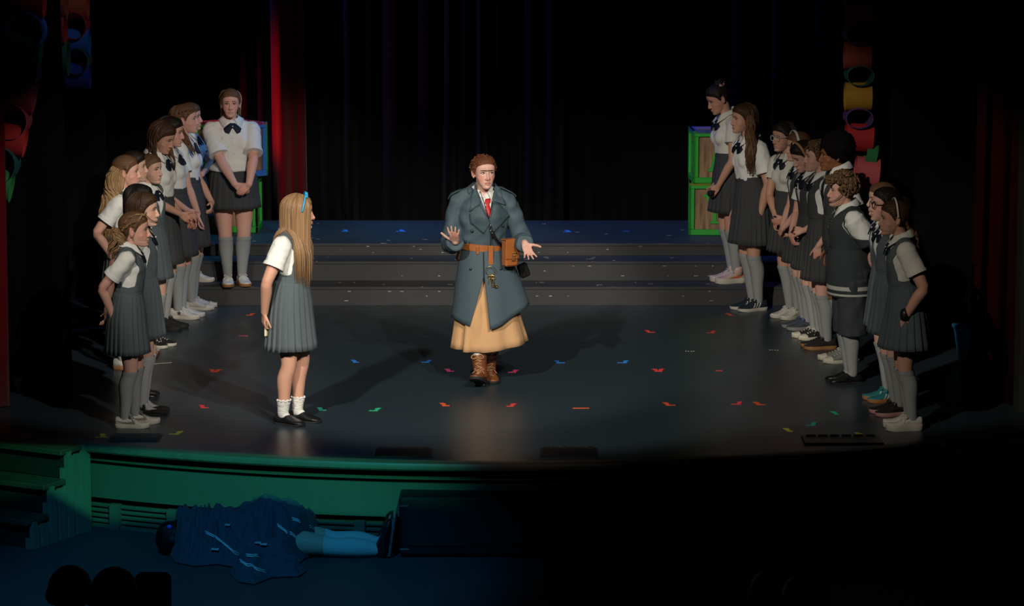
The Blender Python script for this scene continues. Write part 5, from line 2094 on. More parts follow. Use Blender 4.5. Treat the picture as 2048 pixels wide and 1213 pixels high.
    V = V * np.array([.128, .128, .118]) * (1 + .05 * waves(V, 1, 4, .10, .3, 14)[:, None])
    A.v = [V @ np.eye(3)]
    V = P.put(V + np.array([-.038, 0, .066]))
    mk('afro', (V, A.f), mat('matte_black_afro', (.006, .005, .005), .95, spec=.1, bump=.8, bscale=60), P.hair, True)

    def shorts(P, material, hem=.33, name='shorts'):
        A = Acc()
        H, b = P.H, P.b
        A.loft([P.ringf(.47, .06, .085, 0, .016), P.ringf(.53, .078, .096, -.006, .016), P.ringf(.60, .066, .084, 0, .014), P.ringf(.64, .06, .076, 0, .014)])
        for s, nm in ((1, 'L'), (-1, 'R')):
            hp_ = P.s3(.50, 0, s * .05 * b)
            an = P.ankle[nm]
            e = hp_ + (an - hp_) * ((.50 - hem) / .455)
            A.tube([hp_, hp_ * .5 + e * .5, e], [.062 * H * b, .060 * H * b, .061 * H * b], 18, cap=False)
        V, F = remesh(A, .011, 3)
        N = vnorm(V, F)
        V = V + N * waves(V, .003, 7)[:, None]
        return mk(name, (V, F), material, P.root, True)
    shorts(P, DGREY)
    AFRO = P

    P = person('boy with curly brown hair, headset microphone and dark knitted vest, right line', (1702, 764), 343, 188, hx=1691, look=(2, 2), vox=.0068, skin='pink', build=1.18, hk=1.04, crown=.02,
               arms={'L': dict(px=(1738, 545, .02), wpole=(.8, -.6, 0), wdir=(.2, .6, -.8), wpalm=(1, 0, 0), curl=.5), 'R': dict(k='back')})
    shirt(P, WHITE, .78, .014, seed=20, flare=1.15)
    collar(P)
    VEST = mat('dark_green_grey_knit', (.030, .042, .044), .9, bump=.4, bscale=160)
    TRIM = mat('pale_knit_stripe', (.42, .43, .38), .9)
    H = P.H
    V = P.sV
    zf = V[:, 2] / H
    spv = np.array([P.sp(q) for q in zf])
    yy = np.abs(V[:, 1] - spv[:, 1]) / P.b
    fr = V[:, 0] - spv[:, 0] > 0
    yin = (zf - np.where(fr, .745, .815)) / np.where(fr, .09, .03) * .05 * H
    yout = np.interp(zf, [.66, .70, .76, .81, .84], [.5, .092, .080, .088, .092]) * H
    f = np.minimum(np.minimum(yy - yin, yout - yy), (zf - .60) * H)
    shell(P, V, P.sN, P.sF, f, .009, 'knitted_vest', VEST, None, .007)
    tr = np.minimum(yy - yin, yout - yy)
    tr = np.minimum(np.minimum(.010 - tr, tr - .004), (zf - .66) * H)
    o = shell(P, V, P.sN, P.sF, tr, .0112, 'vest_edge_stripe', TRIM)
    o['kind'] = 'stuff'
    A = Acc()
    A.loft([P.ringf(z_, .066, .084, 0, e, 48, .95) for z_, e in ((.415, .030), (.425, .038), (.48, .040), (.55, .034), (.60, .026), (.625, .020), (.64, .012))], True, False)
    o = mk('vest_hem', A, VEST, P.root, True)
    for za, zb, m_ in ((.450, .469, TRIM), (.424, .434, TRIM)):
        A = Acc()
        A.loft([P.ringf(z_, .066, .084, 0, .0415, 48, .95) for z_ in (za, zb)], True, False)
        mk('hem_stripe', A, m_, o, True)
    shorts(P, mat('navy_grey_shorts', (.035, .042, .055), .85), .235)
    socks(P, .275)
    necktie(P, VEST, .76)
    for nm in ('L', 'R'):
        shoe(P, nm, 'dress', SH_BLACK, SOLE_K)
    cap(P, 'curly', 'short', .016, 'curl')
    tufts(P, 'curly', 190, .05, .0105, -.02, 1.0, 21, front=.6, grow=1.06)
    tufts(P, 'curly', 60, .05, .011, .045, 1.0, 22, 'fringe_curls', front=2.0, grow=1.1)
    headset(P, 1)

    P = person('girl with brown hair hidden behind the one in dark glasses, right line', (1779, 801), 364, 190, hx=1770, look=(0, 2), vox=.010, skin='fair', arms={'L': dict(k='back'), 'R': dict(k='back')})
    girl(P, hem=.35, seed=22, shoe_=dict(kind='sneaker', up=mat('teal_suede', (.01, .16, .17), .8), sole=SOLE_G, lace=mat('teal_shoelace', (.01, .2, .22), .8), stripe='three', stripe_mat=SH_WHITE))
    cap(P, 'light_brown', 'back', .012)

    P = person('girl with round dark glasses and swept dark hair beside the curly haired boy', (1795, 828), 374, 192, hx=1776, look=(-2, -2), vox=.0072, skin='pink', arms={'L': dict(k='back'), 'R': dict(k='back')})
    girl(P, hem=.36, seed=23, shoe_=dict(kind='sneaker', up=SH_BSUEDE, sole=SOLE_P, lace=LACE_K), pleats=18)
    cap(P, 'dark', 'back', .012)
    bundle(P, [P.put([[-.09, .01, .02]])[0], P.put([[-.13, .01, .035]])[0], P.put([[-.165, .0, .01]])[0], P.put([[-.175, -.01, -.05]])[0]], [.02, .026, .022, .01], 'dark', 30, .008, .004)
    glasses(P, BLACKP, .0255, .003)

    P = person('girl with white hairband and long braid, last of the right line', (1822, 858), 399, 182, hx=1797, look=(2, 4), vox=.0070, skin='tan',
               arms={'L': dict(px=(1810, 636, .17), wpole=(1, -.4, 0), wdir=(-.06, 0, -1), wpalm=(.3, 1, 0), curl=.5, thick=1.15), 'R': dict(k='hang')})
    girl(P, hem=.36, seed=24, sleeve=.62, shirtm=CREAM, shoe_=dict(kind='chunky', up=SH_WHITE, sole=SOLE_W), flare=.12)
    cap(P, 'brown', 'back', .010)
    hairband(P, SH_WHITE, -.01, 0, (.006, .003), 1.13)
    q = [P.put([[-.085, .01, -.05]])[0], P.put([[-.105, .02, -.10]])[0], P.pt(1833, 470, .06), P.pt(1836, 495, .05), P.pt(1834, 522, .05)]
    q = [q[0]] + [push(P.sbvh, x, .02) for x in q[1:]]
    braid(P, q, .022, 'light_brown')
    A = Acc()
    A.tube([P.wrist['L'] + (0, 0, .03), P.wrist['L'] + (0, 0, .005)], [.033, .033], 16)
    mk('black_wristband', A, BLACKP, P.root, True)

# ------------------------------------------------ the coat wearer in the middle
COAT = mat('slate_blue_gabardine', (.058, .091, .113), .68, spec=.35, bump=.2, bscale=9, var=.1, vscale=3)
COATD = mat('slate_blue_gabardine_facing', (.052, .083, .102), .62, spec=.35)
TANL = mat('tan_leather', (.36, .115, .028), .42, spec=.5, bump=.2, bscale=26, var=.2, vscale=9)
BOOTL = mat('brown_boot_leather', (.19, .062, .022), .48, spec=.4, bump=.3, bscale=22, var=.3, vscale=7)
SUEDE = mat('tan_suede_skirt', (.60, .36, .18), .9, spec=.15, bump=.3, bscale=18, var=.16, vscale=6, stretch=(1, 1, .5))
REDT = mat('red_tie_silk', (.50, .012, .016), .5)
DARKB = mat('dark_button', (.014, .018, .02), .35)
P = person('central actor in slate trench coat, tan skirt and brown boots with palms turned up', (964, 764), 308, -85, hx=966, look=(13, 2), vox=.0048, skin='rosy', build=1.02, unibrow=True, gaze=(26, -6), stance=.1, crown=.015,
           lips=mat('lip_red', (.55, .09, .08), .4),
           arms={'R': dict(px=(911, 484, .26), wpole=(-.3, .75, -.9), wdir=(-.10, -.72, .62), wpalm=(.05, .55, .8), curl=.34, spread=.26, thumb=1.3, size=1.05, fr=.92),
                 'L': dict(px=(1050, 487, .24), wpole=(.3, .75, -.9), wdir=(.26, -.62, -.62), wpalm=(-.1, -.70, .75), curl=.12, spread=.30, thumb=1.3, size=1.05, fr=.92)},
           feet={'R': dict(x=.165, y=-.022, yaw=-16, pitch=18), 'L': dict(x=-.065, y=.055, yaw=6)})
C_ = P
H = P.H
Q = lambda x, y, t=.12: P.pt(x, y, t)
U = lambda x, y: (float(Q(x, y)[1]), float(Q(x, y)[2]))
shirt(P, WHITE, .08, .002, seed=40, cuff=False, z0=.62)
collar(P, WHITE, 24)
v_, f_c, _ = clip(P.sV, P.sF, .062 * P.H - np.abs(P.sV[:, 1] - P.sp(.8)[1]))
bpy.data.objects.remove(P.shirt)
P.shirt = mk('shirt', (v_, f_c), WHITE, P.root, True)
c = front_of(P, .80)
tie_top, tie_end = U(976, 402), U(977, 446)
decal('necktie', [[(U(972, 401)), U(970, 408), U(973, 411), U(969, 430), U(977, 447), U(984, 430), U(979, 411), U(982, 407), U(981, 400)]], (c[0], 0, 0), (0, 1, 0), (0, 0, 1), P.sbvh, .010, REDT, P.root, .005, 3)
A = Acc()
A.loft([P.ringf(.595, .056, .074, 0, .022), P.ringf(.625, .056, .074, .002, .034), P.ringf(.68, .058, .076, .004, .042), P.ringf(.735, .061, .084, .006, .044), P.ringf(.775, .058, .087, .004, .036), P.ringf(.802, .048, .080, -.002, .030),
        P.ringf(.822, .040, .060, -.008, .024), P.ringf(.842, .034, .042, -.010, .020)])
for nm in ('L', 'R'):
    sh, el, wr = P.shoulder[nm], P.elbow[nm], P.wrist[nm]
    s = 1 if nm == 'L' else -1
    sh2 = sh + np.array([0, s * .010, .008])
    A.ell(sh2, np.array([.043, .042, .041]) * H)
    A.tube([P.s3(.815, -.008, s * .03), P.s3(.808, -.008, s * .06), sh2], [.038 * H, .040 * H, .042 * H], 12)
    e = wr - unit(wr - el) * .012
    pts = [sh2, sh2 * .5 + el * .5 + (0, s * .006, 0), el + np.array([0, s * .006, -.01]), el * .55 + e * .45 + np.array([0, 0, -.012]), e + np.array([0, 0, -.006])]
    A.tube(spl(pts, 14), list(spl([.042 * H, .0405 * H, .039 * H, .038 * H, .037 * H], 14)), 18, cap=False)
V, F = remesh(A, .0085, 2)
N = vnorm(V, F)
arm = np.minimum(*[np.linalg.norm(np.cross(V - P.shoulder[n], unit(P.elbow[n] - P.shoulder[n])), axis=1) for n in ('L', 'R')])
V = V + N * (waves(V, .0055, 77, .07, .2, 12, .6) + .004 * (1 - np.abs(waves(V, 1.0, 78, .10, .24, 7, .8))))[:, None]
N = vnorm(V, F)
cb = bvh_of(V, F)
tip, tl, tr_ = U(977, 441), U(953, 374), U(993, 374)
zz = V[:, 2]
t_ = (zz - tip[1]) / (tl[1] - tip[1])
yc = tip[0] + (tl[0] + tr_[0] - 2 * tip[0]) / 2 * t_
wd = np.maximum(t_, -.2) * (tr_[0] - tl[0]) / 2
f = np.where((V[:, 0] > P.sp(.8)[0]), np.abs(V[:, 1] - yc) - wd, .05)
f = np.maximum(f, np.where(zz < tip[1] - .03, .05, -1))
coat = shell(P, V, N, F, f, 0.0, 'trench_coat', COAT, None, .006)
# collar flaps and broad lapels
cx0 = float(P.sp(.8)[0])
for nm, pl in (('coat_collar', [(954, 371), (945, 390), (939, 423), (950, 415), (959, 410), (962, 404), (956, 388)]), ('coat_lapel', [(960, 411), (939, 427), (941, 445), (966, 466), (979, 446), (977, 440), (965, 418)]),
               ('coat_collar', [(993, 370), (1003, 384), (1012, 413), (997, 407), (988, 404), (985, 398), (991, 386)]), ('coat_lapel', [(986, 407), (998, 409), (1021, 434), (1004, 448), (986, 464), (978, 445), (983, 424)])):
    decal(nm, [[U(*q) for q in pl][::-1]], (cx0, 0, 0), (0, 1, 0), (0, 0, 1), cb, .013, COATD, coat, .008, 4)
# raised back of the collar
n = 31
Vv = []
for j in range(3):
    for i in range(n):
        a = R(58 + (360 - 116) * i / (n - 1))
        cc = P.s3(.85, -.010)
        r_, z_ = [(.046, .838), (.050, .858), (.066, .832)][j]
        q = (cc[0] + r_ * H * math.cos(a), cc[1] + (r_ + .004) * H * math.sin(a), (z_ - .014 * math.cos(a)) * H)
        Vv.append(push(cb, q, .008) if j == 2 else q)
o = mk('collar_stand', (np.array(Vv), [[j * n + i, j * n + i + 1, (j + 1) * n + i + 1, (j + 1) * n + i] for j in range(2) for i in range(n - 1)]), COAT, coat, True)
md = o.modifiers.new('thick', 'SOLIDIFY')
md.thickness = .006
for nm, s in (('L', 1), ('R', -1)):
    sh = P.shoulder[nm]
    A = Acc()
    a, b = P.s3(.828, -.006, s * .052), sh + np.array([0, s * .056, .030])
    pts = spl([a, (a + b) / 2 + (0, 0, .012), b], 9)
    pts = np.array([push(cb, q, .010) for q in pts])
    A.tube(pts, [(.028, .005)] * 9, 12, ref=(1, 0, 0))
    ep = mk('epaulet', A, COATD, coat, True)
    A = Acc()
    A.ell(pts[1] + (0, 0, .007), [.007, .007, .004])
    mk('epaulet_button', A, DARKB, ep, True)
    wr, el = P.wrist[nm], P.elbow[nm]
    u = unit(wr - el)
    A = Acc()
    c0 = wr - u * .075 + np.array([0, 0, -.008])
    A.tube([c0 - u * .014, c0 + u * .014], [.0412 * H, .0412 * H], 24, cap=False)
    mk('cuff_strap', A, COATD, coat, True)
for x, y in ((1006, 453), (944, 462), (941, 538), (1001, 538)):
    A = Acc()
    q = Q(x, y)
    h = cb.ray_cast(Vector((q[0] + 1, q[1], q[2])), Vector((-1, 0, 0)))
    X = h[0].x if h[0] is not None and y < 500 else P.sp(.5)[0] + .128
    A.ell((X + .006, q[1], q[2]), [.006, .011, .011])
    mk('button', A, DARKB, coat, True)


def open_skirt(zt, gap, hemz, fr, bk, lf, rt_, wav, seed, name, m_, parent, amp=.02, nw=7, add=.024, K=16, n=120, ex=.85):
    """flared cloth from the belt down; gap(t) gives the two front edges (lateral positions) or None"""
    r = np.random.RandomState(seed)
    rings = []
    ph = r.uniform(0, 6.28, 4)
    ctop = P.s3(zt / H)
    for k in range(K + 1):
        t = k / K
        a = np.linspace(0, 2 * math.pi, n, endpoint=gap is not None)
        rx0, ry0 = .056 * H + add, .074 * H + add
        tt = t ** ex
        g = [gap(t)[0], gap(t)[1]] if gap else None
        rf, rb, rl, rr = rx0 + (fr - rx0) * tt, rx0 + (bk - rx0) * tt, ry0 + (lf - ry0) * tt, ry0 + (rt_ - ry0) * tt
        if g:
            aL = 2 * math.pi + math.asin(max(-.95, min(.95, g[0] / rl)))
            aR = math.asin(max(-.95, min(.95, g[1] / rr)))
            a = aR + (aL - aR) * np.linspace(0, 1, n)
        w_ = amp * t * (np.sin(nw * a + ph[0]) + .5 * np.sin((nw * 2 - 3) * a + ph[1])) * (.6 + .4 * np.sin(2 * a + ph[2]))
        x = np.where(np.cos(a) > 0, rf, rb) * np.cos(a)
        y = np.where(np.sin(a) > 0, rr, rl) * np.sin(a)
        rad = np.sqrt(x * x + y * y)
        x, y = x * (1 + w_ / rad), y * (1 + w_ / rad)
        hz = hemz(a)
        rings.append(np.c_[ctop[0] + x, ctop[1] + y, zt + (hz - zt) * t])
    A = Acc()
    A.loft(rings, gap is None, False)
    o = mk(name, A, m_, parent, True)
    md = o.modifiers.new('thick', 'SOLIDIFY')
    md.thickness = .005
    md.offset = -1
    return o


zb = Q(970, 498)[2]
zh, zs, zr, zl = Q(950, 660, .2)[2], Q(967, 558, .15)[2], Q(1050, 606, 0)[2], Q(912, 632, 0)[2]
x0 = float(Q(965, 600)[1])
ts = (zb - zs) / (zb - zh)
gl, gr, gm = U(938, 655)[0], U(976, 655)[0], U(967, 560)[0]


def gapf(t):
    k = max(0, (t - ts) / (1 - ts))
    c0 = float(P.s3(zb / H)[1])
    return (gm - .002 + (gl - gm) * k - c0, gm + .002 + (gr - gm) * k - c0)


coat_skirt = open_skirt(zb + .02, gapf, lambda a: zh + (zr - zh) * np.clip(np.sin(a), 0, 1) ** 1.5 + (zl - zh) * np.clip(-np.sin(a), 0, 1) ** 1.5 + .06 * np.clip(-np.cos(a), 0, 1), .225, .20, .218, .325, None, 5, 'coat_skirt', COAT, coat, .013, 5)
sz, szl, szr = Q(955, 706, .2)[2], Q(907, 694, 0)[2], Q(1053, 683, -.05)[2]
sued = open_skirt(zb, None, lambda a: sz + (szr - sz) * np.clip(np.sin(a), 0, 1) + (szl - sz) * np.clip(-np.sin(a), 0, 1) + .02 * np.clip(-np.cos(a), 0, 1), .212, .22, .212, .305, None, 9, 'suede_skirt', SUEDE, P.root, .026, 8, -.002, ex=1.05)
bb_ = bvh_of(P.V, P.F)
for v in sued.data.vertices:
    if v.co.z < .40 * H and v.co.x > 0:
        v.co = push(bb_, v.co, .018)
sued.data.update()
# belt and what hangs from it
A = Acc()
nn = 60
rings = []
for dz, e in ((-.026, .030), (-.024, .035), (.024, .035), (.026, .030)):
    rg = P.ringf(zb / H, .056, .076, .002, e, nn, .95)
    rg[:, 2] += dz - .10 * (rg[:, 1] - rg[:, 1].mean())
    rings.append(rg)
A.loft(rings, True, False)
belt = mk('belt', A, TANL, P.root, True, 40)
XF = float(P.ringf(zb / H, .056, .076, .002, .037)[:, 0].max())


def bx(x, y, dx=0.0):
    q = Q(x, y)
    t = min(1, max(0, (zb + .02 - q[2]) / (zb + .02 - zh)))
    X = P.s3(zb / H)[0] + .056 * H + .024 + (.225 - .056 * H - .024) * t ** .85 + .012
    return np.array([max(XF, X) + dx, q[1], q[2]])


A = Acc()
A.box(bx(981, 510, .004), (.006, .034, .135), bev=.002)
strap = mk('key_strap', A, TANL, belt)
A = Acc()
A.tube([bx(955, 500, .002) - (0, 0, .026), bx(955, 500, .003) + (0, 0, .026)], [(.003, .011)] * 2, 6, ref=(1, 0, 0))
mk('belt_loop', A, TANL, belt)
A = Acc()
q = np.arange(32) * 2 * math.pi / 32
c0 = bx(980, 540, .014)
A.tube(c0 + np.c_[.01 * np.sin(q), .034 * np.cos(q), .034 * np.sin(q)], .0022, 6, closed=True)
ring_ = mk('key_ring', A, GOLD, strap, True)
for i, (dx, sw) in enumerate(((-.008, -.12), (.004, .06), (.014, .2))):
    A = Acc()
    q0 = c0 + np.array([.006 * i, dx, -.036])
    A.tube(q0 + np.c_[np.zeros(20), .011 * np.cos(q[:20] * 1.6), .011 * np.sin(q[:20] * 1.6) - .006], .003, 6, closed=True)
    e = q0 + np.array([0, sw * .1, -.085])
    A.tube([q0 + (0, 0, -.016), e], .0034, 8)
    A.box(e + np.array([0, .008, .008]), (.004, .016, .007))
    A.box(e + np.array([0, .007, .022]), (.004, .012, .006))
    mk('key', A, GOLD, belt, True)
pr = rotz(.50)
pc = bx(1019, 505, .028)
A = Acc()
A.box(pc, (.062, .105, .185), pr @ np.eye(3), bev=.01)
pouch = mk('leather_pouch', A, TANL, P.root)
A = Acc()
A.box(pc + pr @ np.array([.034, 0, .028]), (.008, .112, .135), pr, bev=.003)
A.box(pc + pr @ np.array([0, 0, .096]), (.074, .112, .008), pr, bev=.003)
mk('pouch_flap', A, TANL, pouch)
A = Acc()
A.box(pc + pr @ np.array([.040, .006, -.022]), (.006, .03, .06), pr, bev=.002)
mk('pouch_tab', A, BOOTL, pouch)
for dy, dz in ((-.007, .004), (.011, .006), (.002, -.012), (.012, -.013), (.003, -.032)):
    A = Acc()
    A.ell(pc + pr @ np.array([.045, .004 + dy, dz]), [.004, .0055, .0055])
    mk('brass_stud', A, GOLD, pouch, True)
A = Acc()
q = P.pt(1047, 541, -.02)
A.box(q, (.04, .075, .10), rotz(.3) @ np.array([[1, 0, 0], [0, math.cos(.35), -math.sin(.35)], [0, math.sin(.35), math.cos(.35)]]), bev=.01)
mk('black_pouch', A, BLACKP, P.root)
A = Acc()
q = P.pt(925, 506, .02)
A.box(q, (.05, .07, .13), np.array([[1, 0, 0], [0, math.cos(-.3), -math.sin(-.3)], [0, math.sin(-.3), math.cos(-.3)]]), bev=.014)
mk('dark_holster', A, mat('dark_brown_leather', (.05, .018, .010), .5), P.root)
hit = lambda x, y, o_=.008: (lambda h, q: np.array([(h[0].x if h[0] is not None else XF) + o_, q[1], q[2]]))(cb.ray_cast(Vector((Q(x, y)[0] + 1, Q(x, y)[1], Q(x, y)[2])), Vector((-1, 0, 0))), Q(x, y))
A = Acc()
A.tube([hit(985, 468, .016), hit(990, 476, .018), hit(1005, 496, .022)], [.013, .011, .008], 10)
A.ell(hit(984, 466, .016), [.015] * 3)
mk('crop_handle', A, BLACKP, P.root, True)
A = Acc()
A.tube(np.array([hit(979, 452, .02), hit(981, 462, .02), hit(982, 476, .02), (XF + .012, Q(981, 498)[1], Q(981, 498)[2])]), .0035, 6)
mk('strap_cord', A, DARKB, P.root, True)
sbx = lambda x, y: (lambda h, q: np.array([(h[0].x if h[0] is not None else XF) + .016, q[1], q[2]]))(P.sbvh.ray_cast(Vector((Q(x, y)[0] + 1, Q(x, y)[1], Q(x, y)[2])), Vector((-1, 0, 0))), Q(x, y))
A = Acc()
A.tube(spl([sbx(960, 383), sbx(966, 398), sbx(974, 425), hit(979, 448, .02)], 12), .0028, 6)
A.tube(spl([sbx(989, 384), sbx(986, 400), sbx(982, 425), hit(979, 448, .02)], 12), .0028, 6)
lan = mk('lanyard', A, DARKB, P.root, True)
A = Acc()
A.tube(hit(980, 455, .022) + np.c_[np.zeros(16), .007 * np.cos(np.arange(16) * .3927), .017 * np.sin(np.arange(16) * .3927)], .0025, 6, closed=True)
A.ell(hit(980, 449, .022), [.006] * 3)
mk('clasp', A, METAL, lan, True)
# boots
socks(P, .19, .10, SOCKW, .004)
for nm in ('L', 'R'):
    sh_, T_, L_ = shoe(P, nm, 'boot', BOOTL, SOLE_K, mat('tan_bootlace', (.42, .22, .10), .8), name='boot')
    an = P.ankle[nm]
    up = unit(ik(P.s3(.50, 0, (1 if nm == 'L' else -1) * .05), an, .232 * H, .226 * H, (1, 0, 0))[0] - an)
    b0 = an - up * .03
    ang = np.array([0, 0, 0])
    A = Acc()
    pts = [b0, an + up * .02, an + up * .07, an + up * .125]
    A.tube(spl(pts, 12), list(spl([.052, .047, .050, .056], 12)), 24, cap=False)
    sf = mk('boot_shaft', A, BOOTL, sh_, True)
    fd = rotz(R(P.footdir[nm]['yaw']))
    A = Acc()
    for i in range(5):
        c0 = an + up * (.0 + .024 * i)
        r0 = .050 + .001 * i
        s = 1 if i % 2 else -1
        A.tube(spl([c0 + fd @ np.array([r0 * .82, -.022 * s, 0]), c0 + fd @ np.array([r0 + .004, 0, .010]), c0 + fd @ np.array([r0 * .82, .022 * s, .022])], 7), .0032, 6)
        A.tube(spl([c0 + fd @ np.array([r0 * .82, -.022, 0]), c0 + fd @ np.array([r0 + .004, 0, .002]), c0 + fd @ np.array([r0 * .82, .022, .0])], 7), .0032, 6)
    c0 = an + up * .122 + fd @ np.array([.058, 0, 0])
    for s in (-1, 1):
        A.tube(spl([c0, c0 + (0, s * .02, .02), c0 + (.01, s * .045, .0), c0 + (.006, s * .02, -.012), c0], 12), .0032, 6)
    mk('boot_laces', A, mat('tan_bootlace', (.42, .22, .10), .8), sh_, True)
    A = Acc()
    q = np.arange(24) * 2 * math.pi / 24
    u1 = unit(np.cross(up, (0, 1, 0)))
    u2 = np.cross(up, u1)
    A.tube(an + up * .126 + np.outer(np.cos(q), u1) * .056 + np.outer(np.sin(q), u2) * .056, .004, 6, closed=True)
    mk('boot_rim', A, BOOTL, sf, True)
cap(P, 'auburn', 'short', .008, 'back')
tufts(P, 'auburn', 190, .030, .0042, .055, .3, 33, 'hair_curls', front=-2.4, grow=.935)

# ------------------------------------------------ the pupil lying under a robe on the house floor
o0 = px(560, 1112, PIT)
rt = empty('person', o0)
tag(rt, 'person lying on the house floor under dark robes, light stockings and shoes showing', 'person')
LB = lambda x, y, z: pxy(x, y, 1) if False else np.array([px(x, y, PIT + z)[0] - o0[0], px(x, y, PIT + z)[1] - o0[1], z])
kx = o0[1] / FPX
A = Acc()
hy = .03
ax = lambda x: (x - 560) * kx
M = np.array([[0, 0, -1], [0, 1, 0], [1, 0, 0]], float)
hc = np.array([ax(345), hy, .11])


def put(p):
    return hc + np.asarray(p, float) * .93 @ M.T


put.rot = M
head_shape(A, put, .93)
A.tube([(ax(372), hy, .09), (ax(395), hy, .09)], [.05, .05], 12)
A.loft([np.c_[np.full(20, ax(x)), hy + w_ * np.cos(np.arange(20) * .31416), .06 + .6 * h_ * np.sin(np.arange(20) * .31416)] for x, w_, h_ in ((385, .07, .05), (400, .13, .08), (450, .13, .095), (520, .11, .085), (570, .135, .09), (600, .13, .085))])
for s, zz_ in ((-1, 0), (1, 0)):
    A.tube(spl([(ax(585), hy + s * .085, .10), (ax(640), hy + s * .09, .085), (ax(668), hy + s * .09, .07), (ax(720), hy + s * .085, .066), (ax(762), hy + s * .08, .05), (ax(772), hy + s * .08, .05)], 18), list(spl([.085, .064, .052, .056, .034, .032], 18)), 16)
    A.tube([(ax(768), hy + s * .08, .05), (ax(776), hy + s * .085, .12), (ax(782), hy + s * .09, .18)], [.034, .03, .02], 10)
    A.tube([(ax(405), hy + s * .13, .08), (ax(470), hy + s * .15, .06), (ax(540), hy + s * .14, .06)], [.045, .038, .028], 10)
V, F = remesh(A, .009, 3)
me = mesh_np('body', V, F)
link('body', me, SKINS['fair'], rt)
N = vnorm(V, F)
P2 = Person()
P2.root = rt
shell(P2, V, N, F, np.minimum(V[:, 0] - ax(651), V[:, 1] * 0 + 1), .004, 'stockings', mat('pale_stockings', (.5, .52, .5), .85))
for s in (-1, 1):
    A = Acc()
    c0 = np.array([ax(772), hy + s * .085, .0])
    r_ = []
    for z_, w_, d0, d1 in ((.0, .02, -.01, .02), (.012, .034, -.05, .03), (.05, .036, -.055, .034), (.09, .036, -.05, .036), (.14, .042, -.03, .038), (.19, .043, -.02, .040), (.225, .034, -.008, .040), (.245, .016, .01, .036)):
        a = np.arange(18) * 2 * math.pi / 18
        r_.append(c0 + np.c_[(d0 + d1) / 2 + (d1 - d0) / 2 * np.cos(a) + z_ * .10, w_ * np.sin(a) + s * z_ * .08, np.full(18, z_ + .004)])
    A.loft(r_)
    shu = mk('shoe', A, SH_BLACK, rt, True)
    A = Acc()
    r_ = []
    for z_, w_ in ((.002, .02), (.012, .034), (.05, .034), (.09, .034), (.14, .041), (.19, .043), (.225, .034), (.245, .014)):
        x_ = np.interp(z_, [0, .012, .05, .09, .14, .19, .245], [.02, .03, .034, .036, .038, .040, .036]) + z_ * .10
        r_.append(c0 + np.array([[x_ - .002, -w_ + s * z_ * .08, z_ + .004], [x_ + .012, -w_ + s * z_ * .08, z_ + .004], [x_ + .012, w_ + s * z_ * .08, z_ + .004], [x_ - .002, w_ + s * z_ * .08, z_ + .004]]))
    A.loft(r_)
    so = mk('sole', A, mat('speckled_sole', (.10, .12, .12), .6, var=.95, vscale=60), shu)
# head hair
hp = (V - hc) @ M / .93
P2.hV, P2.hF, P2.hN, P2.hhp, P2.k = V, F, N, hp, .93
P2.hhp = np.where((np.linalg.norm(hp, axis=1) < .16)[:, None], hp, np.array([0, 0, -1.]))
cap(P2, 'black', 'fallen', .016)
# the robe: cloth fallen over the body
out = [(326, 1068), (345, 1056), (372, 1050), (430, 1046), (470, 1042), (520, 1030), (570, 1040), (610, 1052), (648, 1076), (650, 1100), (636, 1112), (612, 1122), (600, 1136), (624, 1146), (612, 1156), (560, 1158), (530, 1172), (497, 1168), (472, 1150), (478, 1138), (440, 1132), (395, 1136), (352, 1128), (326, 1106)]
poly = np.array([(ax(x), (px(x, min(y, 1300), PIT)[1] - o0[1]) if y > 1100 else hy + .17 + (1100 - y) * .0024) for x, y in out])
gx, gy = np.meshgrid(np.linspace(poly[:, 0].min() - .03, poly[:, 0].max() + .03, 190), np.linspace(poly[:, 1].min() - .03, poly[:, 1].max() + .03, 150))
pts = np.c_[gx.ravel(), gy.ravel()]


def poly_sdf(p, q):
    d = np.full(len(p), 1e9)
    ins = np.zeros(len(p), bool)
    m = len(q)
    for i in range(m):
        a, b = q[i], q[(i + 1) % m]
        e, w_ = b - a, p - a
        t = np.clip((w_ @ e) / (e @ e), 0, 1)
        d = np.minimum(d, np.linalg.norm(w_ - t[:, None] * e, axis=1))
        c1 = (a[1] > p[:, 1]) != (b[1] > p[:, 1])
        with np.errstate(divide='ignore', invalid='ignore'):
            xx = (b[0] - a[0]) * (p[:, 1] - a[1]) / (b[1] - a[1]) + a[0]
        ins ^= c1 & (p[:, 0] < xx)
    return np.where(ins, d, -d)


sd = poly_sdf(pts, poly)
xpx = pts[:, 0] / kx + 560
prof = np.interp(xpx, [318, 334, 372, 400, 440, 470, 500, 520, 545, 575, 600, 625, 650], [.12, .22, .225, .22, .215, .22, .26, .31, .29, .27, .24, .19, .15])
yy = pts[:, 1] - hy
h = prof * np.exp(-(np.maximum(np.abs(yy - .03) - .10, 0) / .13) ** 2)
h2 = .10 * np.exp(-(((xpx - 560) / 45) ** 2 + ((yy + .36) / .12) ** 2)) + .07 * np.exp(-(((xpx - 500) / 25) ** 2 + ((yy + .52) / .07) ** 2)) + .025
h = np.maximum(h, h2 * (yy < -.05) + .02)
p3 = np.c_[pts * np.array([1.0, 1.3]), np.zeros(len(pts))]
wv = waves(p3 + .08 * np.c_[np.sin(pts[:, 1] * 9), np.cos(pts[:, 0] * 7), 0 * sd], 1.0, 21, .10, .30, 10)
wv2 = waves(p3, 1.0, 22, .05, .10, 8)
fr_ = np.clip((xpx - 330) / 20, 0, 1) * np.clip((445 - xpx) / 20, 0, 1)
h = h + .05 * (1 - np.abs(wv)) * np.clip(h * 9, .3, 1) + .008 * wv2 + .016 * fr_ * np.sin(xpx * .5 + 3 * np.sin(xpx * .11) + 1.2 * wv + yy * 4) * np.clip(h * 8, 0, 1)
h = h * np.clip(sd / .06, 0, 1) + .010
